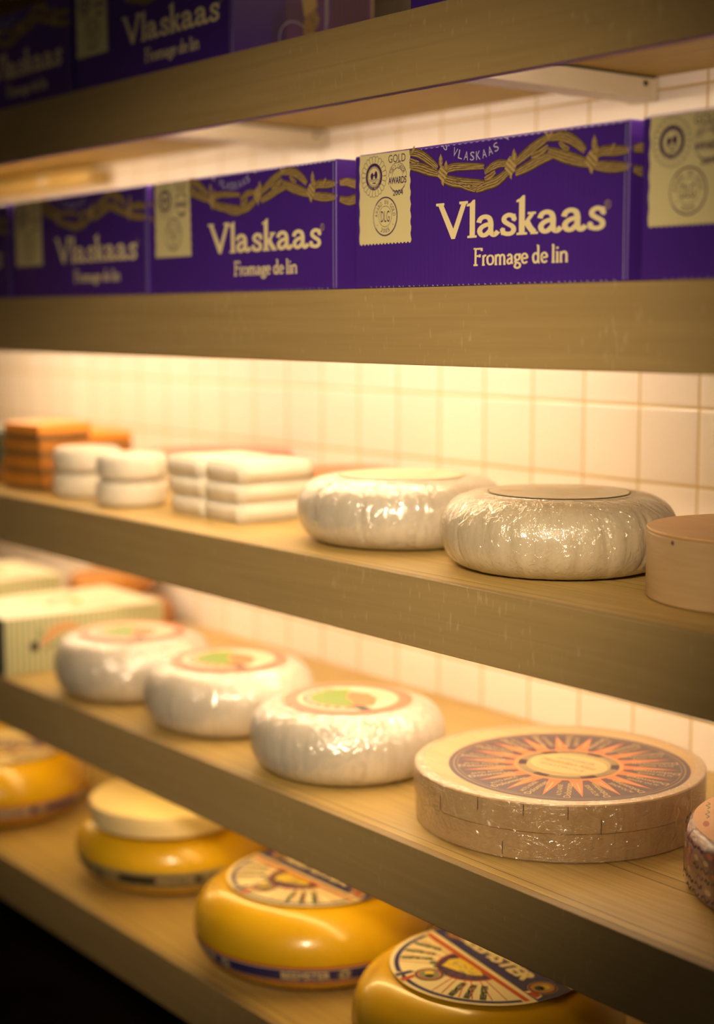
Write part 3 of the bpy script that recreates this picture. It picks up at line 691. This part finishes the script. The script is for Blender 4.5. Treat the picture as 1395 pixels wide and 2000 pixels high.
def wrapped_wheel(x, y, z, R, h, a, rot, mat, film, label, seed, amp=.0007, n=260, topr=None):
    root = empty('wrapped_cheese_wheel', (x, y, z), rot); tag(root, label, 'cheese')
    prof = wheel_profile(R-.001, h-.001, a, R-a-.002, n=26)
    lathe('cheese_body', prof, mat, root, n=n, wob=pleats(amp, seed))
    pf = [(r+.0011, zz+(.0009 if zz > h/2 else .0)) for r, zz in prof[2:-1]]
    lathe('plastic_film', pf, film, root, n=n, wob=pleats(amp*1.15, seed))
    return root

def flat_top(z): return lambda u, v, d: (u, v, z+.0002+d)

# rose and green round labels (shelf four wheels)
def rosy_label(root, z, r):
    pr = Print(flat_top(z))
    pr.disc((0, 0), r, M['olive_line'], 0); pr.disc((0, 0), r*.975, M['rose'], 1); pr.disc((0, 0), r*.80, M['olive_line'], 2); pr.disc((0, 0), r*.775, M['faint'], 3)
    pr.disc((0, 0), r*.70, M['rose'], 4, a0=PI*.95, a1=PI*1.98)
    pr.disc((-.05*r, 0), r*.56, M['leaf'], 5, a0=PI*.8, a1=PI*1.95)
    pr.poly([(-.36*r, .26*r), (-.1*r, .42*r), (.25*r, .38*r), (.60*r, .12*r), (.52*r, -.16*r), (.2*r, -.02*r), (-.1*r, .02*r)], M['salmon'], 6)
    pr.poly([(.42*r, -.18*r), (.8*r, -.2*r), (.82*r, -.02*r), (.50*r, -.02*r)], M['green_dark'], 6)
    for k in range(9):
        a = PI*(1.08+.09*k); pr.disc((.61*r*math.cos(a), .61*r*math.sin(a)), r*.045, M['faint'], 6, 12)
    for k in range(4): pr.stroke([(-.3*r+.05*k*r, (.62-.1*k)*r), (.35*r+.05*k*r, (.62-.1*k)*r)], M['faint_ink'], r*.03, layer=5, sm=False)
    return pr.build('round_label', root)

RL = PI*.28-.45
w3 = wrapped_wheel(-1.5607, 1.1954, Zs4, .1269, .0889, .042, 0, M['paper'], M['film'], 'white film-wrapped wheel with rose label, right of its row on the fourth shelf', 3)
w2 = wrapped_wheel(-1.8393, 1.1957, Zs4, .1225, .0930, .042, 2.1, M['paper'], M['film'], 'white film-wrapped wheel with rose label, middle of its row on the fourth shelf', 4)
w1 = wrapped_wheel(-2.0985, 1.1859, Zs4, .1217, .0930, .042, 4.0, M['paper'], M['film'], 'blurred white film-wrapped wheel beside the green-striped box', 5)
for w, hh in ((w3, .0889), (w2, .0930), (w1, .0930)):
    l = rosy_label(w, hh, .0835); l.rotation_euler = (0, 0, -w.rotation_euler.z-.15)

def plain_label(root, z, r, rot):
    pr = Print(flat_top(z))
    pr.disc((0, 0), r, M['olive_line'], 0); pr.disc((0, 0), r-.0016, M['faint'], 1)
    for k, (dy, w) in enumerate(((.30, .9), (.12, 1.2), (-.1, 1.2), (-.32, .9))):
        pr.stroke([(-w*r/2, dy*r), (w*r/2, dy*r)], M['faint_ink'], r*.05, layer=2, sm=False)
    pr.disc((r*.1, r*.6), r*.18, M['faint_ink'], 2); pr.disc((-r*.5, -r*.45), r*.16, M['faint_ink'], 2)
    o = pr.build('round_label', root); o.rotation_euler = (0, 0, rot); return o
cb = wrapped_wheel(-1.2190, 1.2272, Zs3, .1308, .0849, .046, 1.0, M['paper_tan'], M['film_wild'], 'sharp cream wheel in creased cling film beside the plain wooden drum', 11, amp=.0010, n=360)
ca = wrapped_wheel(-1.4915, 1.2260, Zs3, .1300, .0830, .046, 3.0, M['paper'], M['film'], 'white wheel in cling film between the square slabs and the sharp cream wheel', 12, amp=.0008, n=300)
plain_label(cb, .0849, .0785, -.9); plain_label(ca, .083, .0785, -3.0)

# ------------------------------------------------------------------ wooden drum at the right edge of shelf three
def plain_cyl(name, R, z0, z1, mat, parent, bev=.0015, n=128, cap=True):
    pr = [(0, z0), (R-bev, z0), (R, z0+bev), (R, (z0+z1)/2), (R, z1-bev), (R-bev, z1), (0, z1)]
    o = lathe(name, pr, mat, parent, n=n)
    o.data.polygons.foreach_set('use_smooth', [True]*len(o.data.polygons))
    m = o.modifiers.new('es', 'EDGE_SPLIT'); m.split_angle = math.radians(35)
    return o
dr = empty('wooden_cheese_drum', (-.9575, 1.2492, Zs3)); tag(dr, 'plain pale wooden drum cut off at the right edge of the third shelf', 'wooden box')
plain_cyl('drum_side', .1137, .0006, .0665, M['spruce'], dr)
plain_cyl('drum_lid', .1137, .0670, .0700, wood_mat('orange_spruce_lid', (.72, .42, .18), (.80, .50, .24), grain=(3, 14, 3)), dr, bev=.0008)
V = []; F = []; U = []                                       # a scrap of cling film on the side
for i in range(15):
    for j in range(9):
        a = math.radians(-62+i*2.6); zz = .002+j*.0045*(1-.0*i); k = 1 if (i in (0, 14) or j in (0, 8)) else 0
        rr = .1143+.0012*abs(math.sin(i*1.9+j*2.3))
        V.append((rr*math.cos(a), rr*math.sin(a), zz)); U.append((i/40, j/9))
for i in range(14):
    for j in range(8): F.append((i*9+j, (i+1)*9+j, (i+1)*9+j+1, i*9+j+1))
mesh_obj('plastic_film', V, F, M['film_wild'], dr, smooth=True, uvs=U)
for a in (-118, -100): 
    pr = Print(lambda u, v, d, a=a: ((.1139+d)*math.cos(math.radians(a)+u/.1137), (.1139+d)*math.sin(math.radians(a)+u/.1137), v))
pr.disc((0, .062), .0022, M['aubergine'], 0, 12); pr.build('knot_mark', dr)

# ------------------------------------------------------------------ starburst box on shelf four
rb = empty('round_wooden_cheese_box', (-1.2476, 1.2633, Zs4)); tag(rb, 'flat round wooden box with dark starburst label, wrapped in film, fourth shelf', 'wooden box')
plain_cyl('box_base', .1642, .0006, .0350, M['poplar'], rb)
plain_cyl('box_lid', .1666, .0325, .0651, M['poplar'], rb)
prf = [(.1650, .0005), (.1660, .008), (.1664, .020), (.1672, .034), (.1678, .045), (.1680, .058), (.1674, .0652), (.155, .0662)]
pf2 = []
for i in range(len(prf)-1):
    for k in range(4): t = k/4; pf2.append((prf[i][0]*(1-t)+prf[i+1][0]*t, prf[i][1]*(1-t)+prf[i+1][1]*t))
pf2.append(prf[-1])
lathe('plastic_film', pf2, M['film_wild'], rb, n=360, wob=pleats(.0003, 21))
for a, v0, v1 in ((-58, .052, .064), (-76, .050, .064), (-95, .036, .052), (-42, .05, .064), (-66, .006, .020), (-110, .052, .064), (-30, .034, .05)):
    sm_ = Print(lambda u, v, d, k=(.1693 if v0 > .03 else .1672): ((k+d)*math.cos(u), (k+d)*math.sin(u), v))
    u = math.radians(a); sm_.poly([(u, v0), (u+.004, v0), (u+.005, v1), (u+.001, v1)], M['aubergine'], 0); sm_.build('staple', rb)
pr = Print(lambda u, v, d: (u+.0175, v-.002, .0653+d)); R = .1375
au, te, br, oc = M['aubergine'], M['terracotta'], M['bronze'], M['ochre']
pr.disc((0, 0), R, au, 0, 96); pr.ring((0, 0), R-.0065, R-.0055, br, 1, 96); pr.ring((0, 0), R-.0105, R-.0100, br, 1, 96)
c0 = math.radians(-50.5)
for k in range(18):
    a = c0+k*2*PI/18
    for sgn in (1,):
        h_ = math.radians(7.6)
        pr.poly([(.060*math.cos(a-h_), .060*math.sin(a-h_)), (.088*math.cos(a-h_*.42), .088*math.sin(a-h_*.42)), (.124*math.cos(a), .124*math.sin(a)), (.088*math.cos(a+h_*.42), .088*math.sin(a+h_*.42)), (.060*math.cos(a+h_), .060*math.sin(a+h_))], te, 1)
    pr.stroke([(.074*math.cos(a), .074*math.sin(a)), (.108*math.cos(a), .108*math.sin(a))], oc, .0010, layer=2, sm=False)
    b = a+PI/18
    for s_, off, word, r0, r1, hh in ((1, -.0045, 'Dolomiten', .126, .074, .0085), (2, .0050, 'ALTO ADIGE', .120, .080, .0065)):
        # two lines of lettering between the rays, read from the rim inwards
        ux, uy = -math.cos(b), -math.sin(b); px, py = -uy, ux
        pr.text(word, math.cos(b)*r0+px*off-px*hh/2, math.sin(b)*r0+py*off-py*hh/2, r0-r1, hh*(.9 if s_ == 1 else .8), oc, 2, rot=math.atan2(uy, ux))
pr.ring((0, 0), .0585, .0635, te, 2, 72); pr.ring((0, 0), .0605, .0612, oc, 3, 72)
pr.disc((0, 0), .0585, br, 3, 72)
for k in range(5): pr.ring((0, 0), .049+.0019*k, .0497+.0019*k, au, 4, 72)
for k in range(6):
    a = k*PI/3+.3; pr.ring((0, 0), .048, .0575, au, 4, 10, a0=a, a1=a+.35)
pr.disc((0, 0), .046, M['ochre'], 5, 64, ry=.036)
pr.disc((0, 0), .0448, simple('warm_cream_ink', (.62, .39, .17), .42), 6, 64, ry=.0348)
for word, dy, w, h_, m_ in (('ALPENZIRLER', .0165, .050, .008, 'greygreen'), ('Maximilian Käse', .0015, .072, .0095, 'terracotta'), ('SÜDTIROLS', -.0135, .058, .0085, 'greygreen')):
    pr.text(word, 0, dy, w, h_, M[m_], 7, center=True, bold=.0003)
o = pr.build('starburst_label', rb)
o.matrix_local = Matrix.Translation((.0175, -.002, 0)) @ Matrix.Rotation(math.radians(12), 4, 'Z') @ Matrix.Translation((-.0175, .002, 0))

# ------------------------------------------------------------------ patterned wheel at the right edge of shelf four
pk = empty('patterned_cheese_wheel', (-.900, 1.310, Zs4)); tag(pk, 'salmon-topped wheel with dark plum printed side at the right photo edge', 'cheese')
PR, PH = .152, .067
prof = wheel_profile(PR, PH, .010, PR-.012, n=14)
lathe('cheese_body', prof, M['plum'], pk, n=160, wob=pleats(.0006, 31))
lathe('plastic_film', [(r+.0012, z+(.0008 if z > PH/2 else 0)) for r, z in prof[2:-2]], M['film_patterned'], pk, n=160, wob=pleats(.0008, 31))
pr = Print(lambda u, v, d: (u, v, PH+.0012+d))
pr.disc((0, 0), PR-.008, M['salmon_top'], 0, 96)
rnd = random.Random(5)
for j in range(-9, 10):
    v = j*.0145; half = math.sqrt(max((PR-.012)**2-v*v, 0)); u = -half
    while u < half-.02:
        w = rnd.uniform(.012, .03); m_ = rnd.choice(['greygreen', 'faint_ink', 'terracotta', 'rose', 'salmon', 'greygreen', 'yellow', 'bronze'])
        if m_ in ('greygreen', 'faint_ink', 'bronze'):
            pr.stroke([(u, v), (u+w*.25, v+.0024), (u+w*.5, v-.001), (u+w*.75, v+.0022), (u+w, v)], M[m_], .0018, layer=1)
        else: pr.disc((u+w/2, v), w*.36, M[m_], 1, 16, ry=.0032)
        u += w+.005
for k in range(8): pr.stroke([(.02*math.cos(k), .02*math.sin(k)+.01), (.03*math.cos(k+.8), .03*math.sin(k+.8)+.01)], M['mauve'], .002, layer=2)
o = pr.build('printed_top', pk); o.rotation_euler = (0, 0, -.9)
pr = Print(lambda u, v, d: ((PR+.0004+d)*math.cos(u/PR), (PR+.0004+d)*math.sin(u/PR), v))
for j in range(6):
    v = .010+j*.0092; u = -PR*PI
    while u < PR*PI:
        w = rnd.uniform(.008, .018); m_ = rnd.choice(['mauve', 'black', 'rose', 'mauve', 'terracotta', 'faint_ink', 'greygreen'])
        if m_ in ('mauve', 'black'): pr.stroke([(u, v), (u+w/3, v+.003), (u+w*.66, v-.001), (u+w, v+.003)], M[m_], .0026, layer=1)
        else: pr.disc((u+w/2, v), w*.3, M[m_], 1, 12, ry=.0028)
        u += w+.003
pr.build('printed_side', pk)

# ------------------------------------------------------------------ yellow wax wheels on the bottom shelf
WR, WH = .163, .113
def wax_profile(R, h):
    pts = [(0, .0008), (R*.74, .0008)]
    n = 30
    for i in range(n+1):
        t = -PI/2+PI*i/n; c, s_ = max(math.cos(t), 0), math.sin(t)
        a = .062
        pts.append((R-a+a*c**.95, .0008+(h-.0018)/2*(1+math.copysign(abs(s_)**1.0, s_))))
    pts += [(R*.55, h+.0006), (R*.3, h+.001), (0, h+.001)]
    return pts
def surf_r(R, h, z):
    a = .062; s_ = (z-.0008)/((h-.0018)/2)-1; s_ = max(-1, min(1, s_)); return R-a+a*math.sqrt(1-s_*s_)**.95
def wax_wheel(name_label, x, y, z, rot_label, rot_band, R=WR, h=WH, dark=False, label=True):
    root = empty('yellow_cheese_wheel', (x, y, z)); tag(root, name_label, 'cheese', 'yellow wax cheese wheels')
    lathe('wax_rind', wax_profile(R, h), M['wax'], root, n=128)
    # side band follows the curve of the rind
    bandc = M['black'] if dark else M['navy']; line = M['bronze'] if dark else M['cream']; edge = M['greygreen'] if dark else M['red']
    def mp(u, v, d):
        r = surf_r(R, h, v)+.0006+d
        return (r*math.cos(u/R), r*math.sin(u/R), v)
    pr = Print(mp)
    def strip(v0, v1, m, layer):
        n = 128; k = 5
        pts = []; F = []
        for i in range(n+1):
            for j in range(k): pts.append((2*PI*R*i/n, v0+(v1-v0)*j/(k-1)))
        for i in range(n):
            for j in range(k-1): F.append((i*k+j, (i+1)*k+j, (i+1)*k+j+1, i*k+j+1))
        pr.add(pts, F, m, layer)
    strip(.0235, .0505, edge, 0); strip(.0245, .0475, line, 1); strip(.0295, .0460, bandc, 2); strip(.0252, .0280, edge, 2)
    L_ = 2*PI*R; n = 6
    for k in range(n):
        u = k*L_/n
        if not dark: pr.text('BEEMSTER', u, .0325, .064, .0105, M['cream'], 3, bold=.0007)
        else: pr.text('BEEMSTER', u, .0335, .060, .0080, M['faint_ink'], 3, bold=.0004)
        for dx in ((.0845,) if not dark else (.078, .095)):
            pr.disc((u+dx, .0378), .0088, M['bronze'], 3, 24); pr.disc((u+dx, .0378), .0074, bandc, 4, 24); pr.disc((u+dx, .0378), .0062, line, 5, 24)
            pr.disc((u+dx, .0385), .0040, M['greygreen'], 6, 14); pr.disc((u+dx, .0360), .0026, bandc, 7, 12)
        for j in range(7): pr.poly([(u+j*.024, .0255), (u+j*.024+.004, .0255), (u+j*.024+.004, .0276), (u+j*.024, .0276)], bandc, 3)
    b = pr.build('side_band', root); b.rotation_euler = (0, 0, rot_band)
    if label:
        pr = Print(lambda u, v, d: (u, v, h+.0016+d-.0*(u*u+v*v)))
        cr, nv, rd = M['cream'], M['navy'], M['red']
        pr.disc((0, 0), .118, cr, 0, 96)
        pr.ring((0, 0), .1065, .1125, nv, 1, 96)
        # band across the middle
        def chord(v0, v1, m, layer, R_=.1175):
            n = 24; pts = []
            for i in range(n+1):
                v = v0+(v1-v0)*i/n; w = math.sqrt(R_*R_-v*v); pts += [(-w, v), (w, v)]
            pr.add(pts, [(2*i, 2*i+1, 2*i+3, 2*i+2) for i in range(n)], m, layer)
        chord(-.0235, .060, cr, 2, .1178); chord(-.0215, -.0150, rd, 3, .1125); chord(-.0085, .0440, nv, 3); chord(.0505, .0565, rd, 3, .1125)
        pr.text('BEEMSTER', -.0830, .0070, .144, .0205, cr, 4, bold=.0022, shear=.12)
        for sx in (-1, 1):
            c = (sx*.0900, .0160)
            if sx > 0: pr.poly([(.088, -.008), (.112, -.006), (.108, .004), (.09, .004)], cr, 4); pr.poly([(.094, -.0075), (.109, -.0055), (.106, .003), (.093, .003)], rd, 5)
            pr.disc(c, .0175, M['bronze'], 5, 32); pr.disc(c, .0163, nv, 6, 32); pr.disc(c, .0142, M['terracotta'], 7, 32); pr.disc(c, .0120, M['bronze'], 8, 28); pr.disc((c[0]+.001, c[1]+.003), .006, M['yellow'], 9, 18); pr.disc((c[0], c[1]-.004), .006, M['black'], 9, 18)
        # fan of red lines and small names
        o_ = (0, -.014)
        for deg in (-168, -160, -146, -133, -121, -70, -63, -51, -42.5, -30, -21):
            a = math.radians(deg)
            pr.stroke([(o_[0]+.046*math.cos(a), o_[1]+.046*math.sin(a)), (.1055*math.cos(a), .1055*math.sin(a))], rd, .0013, layer=3, sm=False)
        for deg in (-153, -139.5, -127, -57, -46.5, -36):
            a = math.radians(deg); rot = a+PI
            cx, cy = .086*math.cos(a), .086*math.sin(a)
            pr.text('BEEMSTER', cx, cy, .038, .0072, M['green_dark'], 3, rot=rot, center=True, bold=.0006, shear=.2)
        # picture half-round
        pr.disc((0, -.022), .046, cr, 3, 40, a0=PI, a1=2*PI); pr.disc((0, -.022), .0435, rd, 4, 40, a0=PI, a1=2*PI); pr.disc((0, -.022), .0415, M['mauve'], 5, 40, a0=PI, a1=2*PI)
        for k in range(9):
            a = PI+PI*(k+.5)/9; pr.stroke([(.006*math.cos(a), -.022+.006*math.sin(a)), (.041*math.cos(a), -.022+.041*math.sin(a))], nv, .0030, layer=6, sm=False)
        blob = [(-.026, -.0235), (-.014, -.0225), (.018, -.0225), (.030, -.026), (.024, -.036), (.010, -.044), (-.006, -.050), (-.018, -.054), (-.022, -.046), (-.028, -.038)]
        pr.poly(blob, M['yellow'], 7)
        for k in range(26): 
            u, v = rnd.uniform(-.020, .022), rnd.uniform(-.044, -.026); pr.disc((u, v), rnd.uniform(.0012, .0028), M[rnd.choice(['bronze', 'ochre', 'greygreen'])], 8, 8)
        # bottom medal with red and blue tabs
        c = (-.003, -.0800)
        pr.poly([(-.024, -.104), (-.012, -.112), (-.010, -.118), (-.032, -.1135)], cr, 3)
        pr.poly([(-.006, -.095), (-.001, -.1165), (-.009, -.1165), (-.012, -.095)], rd, 4); pr.poly([(-.018, -.090), (-.016, -.1165), (-.024, -.1145), (-.024, -.094)], nv, 4)
        pr.disc(c, .0180, M['bronze'], 5, 36); pr.disc(c, .0164, M['navy'], 6, 36); pr.disc(c, .0144, M['terracotta'], 7, 36); pr.disc(c, .0124, M['greygreen'], 8, 30); pr.disc((c[0]-.003, c[1]+.002), .0055, M['yellow'], 9, 18); pr.disc((c[0]+.004, c[1]-.002), .0050, M['black'], 9, 18)
        for k in range(4): pr.disc((-.030+.0115*k, -.058-.0015*k), .0055, M['greygreen'], 4, 18); pr.ring((-.030+.0115*k, -.058-.0015*k), .0026, .0034, M['black'], 5, 14)
        for a_ in (-112, -78): pass
        l = pr.build('round_label', root); l.rotation_euler = (0, 0, rot_label)
    return root
wax_wheel('nearest yellow wax wheel with the sharpest blue and cream label, bottom shelf', -1.3149, 1.2180, Zs5, math.radians(-10), 3.5)
wax_wheel('yellow wax wheel with blue band and label, half under the shelf edge, behind the nearest', -1.6850, 1.2290, Zs5, math.radians(1.5), 4.35, R=.1645)
wax_wheel('yellow wax wheel with a dark side band and pale wooden box on top', -2.0930, 1.2560, Zs5, 0, 4.5, R=.158, h=.103, dark=True, label=False)
wax_wheel('blurred yellow wax wheel with faint label at the left edge, bottom shelf', -2.5650, 1.1700, Zs5, .9, 3.7)
wax_wheel('orange-yellow wheel almost hidden in the corner behind the left edge wheel', -2.930, 1.2900, Zs5, .3, 4.0)
lid = empty('pale_wooden_box', (-2.0640, 1.2230, Zs5+.1045)); tag(lid, 'pale round wooden box resting on the wheel with the dark band', 'wooden box')
plain_cyl('box_base', .1185, .0008, .022, M['cream_lid'], lid); plain_cyl('box_lid', .1205, .0150, .0335, M['cream_lid'], lid)
pr = Print(lambda u, v, d: ((.1187+d)*math.cos(u), (.1187+d)*math.sin(u), v)); u = math.radians(-82)
pr.poly([(u, .001), (u+.02, .001), (u+.02, .014), (u, .014)], M['cream'], 0); pr.build('tape_strip', lid)

# ------------------------------------------------------------------ square slabs on shelf three
def slab(name, w, d, h, mat, rough=.0028):
    bm = bmesh.new(); bmesh.ops.create_cube(bm, size=1)
    for v in bm.verts: v.co = Vector((v.co.x*w, v.co.y*d, (v.co.z+.5)*h))
    bmesh.ops.bevel(bm, geom=bm.edges[:], offset=rough, segments=3, affect='EDGES')
    bmesh.ops.subdivide_edges(bm, edges=[e for e in bm.edges if e.calc_length() > .03], cuts=6, use_grid_fill=True)
    rnd2 = random.Random(2)
    for v in bm.verts:
        p = v.co; v.co += Vector((math.sin(p.y*70+p.z*90), math.sin(p.x*80), (1 if p.z > h*.5 else 0)*math.sin(p.x*50)*math.sin(p.y*60)))*.0005
    m = bpy.data.meshes.new(name); bm.to_mesh(m); bm.free(); m.materials.append(mat); m.polygons.foreach_set('use_smooth', [True]*len(m.polygons))
    return link(bpy.data.objects.new(name, m))
SLH = .0266
s0 = slab('square_cheese', .089, .125, SLH, M['rind'])
i = 0
words = ['bottom', 'middle', 'top']
for cx, col in ((-1.785, 'right'), (-1.8775, 'left')):
    for k in range(3):
        o = s0 if i == 0 else s0.copy()
        if i: COL.objects.link(o)
        dx = -.014 if (col == 'left' and k == 2) else 0
        o.location = (cx+dx+.001*k*(k-1), 1.2145, Zs3+.0004+k*(SLH+.0007)); o.rotation_euler = (0, 0, .012*(k-1))
        tag(o, 'white square cheese slab, %s of the %s pile on the third shelf' % (words[k], col), 'cheese', 'white square cheese slabs'); i += 1

# small round white cheeses, two piles of two
def small_round():
    R, h = .0525, .0375
    return lathe('small_round_cheese', [(0, .0004), (R-.008, .0004), (R-.002, .004), (R, .010), (R+.0006, h*.5), (R, h-.008), (R-.003, h-.002), (R-.009, h), (0, h)], M['rind'], None, n=64)
r0 = small_round(); i = 0
for cx, cy, nm in ((-2.0400, 1.1560, 'nearer the square slabs'), (-2.1900, 1.1620, 'nearer the orange packets')):
    for k in range(2):
        o = r0 if i == 0 else r0.copy()
        if i: COL.objects.link(o)
        o.location = (cx+.002*k, cy, Zs3+.0002+k*.0390); tag(o, 'small white round cheese, %s of the pile %s' % (('bottom', 'top')[k], nm), 'cheese', 'small round white cheeses'); i += 1

# thin round box lying behind the square slabs, red and green rim
bk = empty('round_cheese_box', (-2.195, 1.405, Zs3)); tag(bk, 'round white box with a red and green rim behind the square slabs', 'wooden box')
plain_cyl('box_body', .125, .0006, .046, M['rind'], bk); plain_cyl('box_rim', .1265, .046, .056, M['rose'], bk)
for a0, a1, m_ in ((-70, -45, 'greygreen'), (-40, -30, 'leaf')):
    pr = Print(lambda u, v, d: ((.1268+d)*math.cos(u), (.1268+d)*math.sin(u), v)); n = 8; pts = []; F = []
    for k in range(n+1):
        a = math.radians(a0+(a1-a0)*k/n); pts += [(a, .048), (a, .0545)]
    pr.add(pts, [(2*k, 2*k+2, 2*k+3, 2*k+1) for k in range(n)], M[m_], 0); pr.build('rim_print', bk)
bk2 = empty('round_cheese_box', (-1.915, 1.455, Zs3)); tag(bk2, 'pale round box with a faint pink rim against the tiles behind the film-wrapped wheels', 'wooden box')
plain_cyl('box_body', .085, .0006, .038, M['rind'], bk2); plain_cyl('box_rim', .086, .038, .044, M['salmon'], bk2)

# orange packets, stacked at the left edge of shelf three
def packet(loc, rz, w, d, h, lab, top=None, grp='orange packets on the third shelf'):
    root = empty('cheese_packet', loc, rz); tag(root, lab, 'packet', grp)
    box_obj('packet_base', (-w/2, -d/2, .0004), (w/2, d/2, h*.42), M['brown_box'], root, bevel=.0015)
    box_obj('packet_lid', (-w/2-.001, -d/2-.001, h*.38), (w/2+.001, d/2+.001, h), M[top or 'orange_box'], root, bevel=.002)
    return root
nm = ['bottom', 'second', 'third', 'topmost']
for k in range(4):
    packet((-2.335+.001*k, 1.166, Zs3+k*.0272), .22-.03*k, .10, .10, .0264, 'orange and brown packet, %s of the front pile at the left edge' % nm[k], top='bright_orange' if k == 3 else None)
for k in range(3):
    packet((-2.590, 1.365, Zs3+k*.0245), -.1, .16, .13, .0240, 'orange packet, %s of the pile behind, near the tiles' % ['bottom', 'middle', 'top'][k], top='bright_orange' if k == 2 else None)
packet((-2.485, 1.170, Zs3), .1, .11, .11, .09, 'dark green edged packet cut off at the left photo edge', top='darkgreen_card', grp='packets')

# ------------------------------------------------------------------ striped boxes on shelf four
def striped_box(loc, rz, w, d, h, lab, motif=True):
    root = empty('striped_gift_box', loc, rz); tag(root, lab, 'box', 'green striped boxes')
    box_obj('box_body', (-w, 0, .0005), (0, d, h), M['stripe_w'], root, bevel=.0015)
    pr = Print(lambda u, v, d_: (.0004+d_, u, v)); n = int(d/.0105)
    for k in range(n): u = .004+k*(d-.006)/n; pr.poly([(u, .002), (u+.0045, .002), (u+.0045, h-.002), (u, h-.002)], M['stripe_g'], 0)
    if motif:
        pr.disc((.052, h*.47), .0085, M['black'], 2, 20); pr.stroke([(.056, h*.5), (.062, h*.66), (.061, h*.8)], M['green_dark'], .002, layer=2)
        pr.stroke([(.066, h*.46), (.082, h*.66), (.108, h*.76), (.135, h*.72)], M['peach'], .014, layer=2, taper=lambda t: .4+.7*math.sin(PI*t)); pr.stroke([(.07, h*.40), (.092, h*.50), (.125, h*.62)], M['greygreen'], .004, layer=3)
    pr.build('side_stripes', root)
    pr = Print(lambda u, v, d_: (u, -.0004-d_, v)); pr.poly([(-w+.001, .001), (-.001, .001), (-.001, h-.001), (-w+.001, h-.001)], M['darkgreen_card'], 0)
    pr.build('front_panel', root)
    pr = Print(lambda u, v, d_: (u, v, h+.0004+d_)); pr.stroke([(-w*.8, d*.4), (-w*.5, d*.6), (-w*.2, d*.5)], M['leaf'], .012, layer=1); pr.stroke([(-w*.75, d*.7), (-w*.4, d*.4), (-w*.15, d*.75)], M['salmon'], .010, layer=1)
    pr.build('top_print', root)
    return root
striped_box((-2.300, 1.066, Zs4), 0, .20, .295, .094, 'green and cream striped box with fruit motif, left edge of the fourth shelf')
striped_box((-2.64, 1.130, Zs4), .0, .20, .215, .100, 'second striped box, behind the one with the fruit motif', motif=False)

# amber rinds against the tiles, behind the striped box
def amber(loc, R, h, lab, rz=0):
    o = lathe('amber_cheese', wheel_profile(R, h, h*.4, R-h*.4-.004, n=12), M['amber'], None, n=64, wob=pleats(.0006, 8)); o.location = loc; tag(o, lab, 'cheese', 'amber cheeses by the tiles'); return o
amber((-2.545, 1.440, Zs4), .078, .052, 'amber cheese at the bottom right of the small heap by the tiles')
amber((-2.712, 1.455, Zs4), .078, .052, 'amber cheese at the bottom left of the small heap by the tiles')
amber((-2.640, 1.448, Zs4+.0525), .082, .040, 'amber cheese lying on top of the small heap by the tiles')
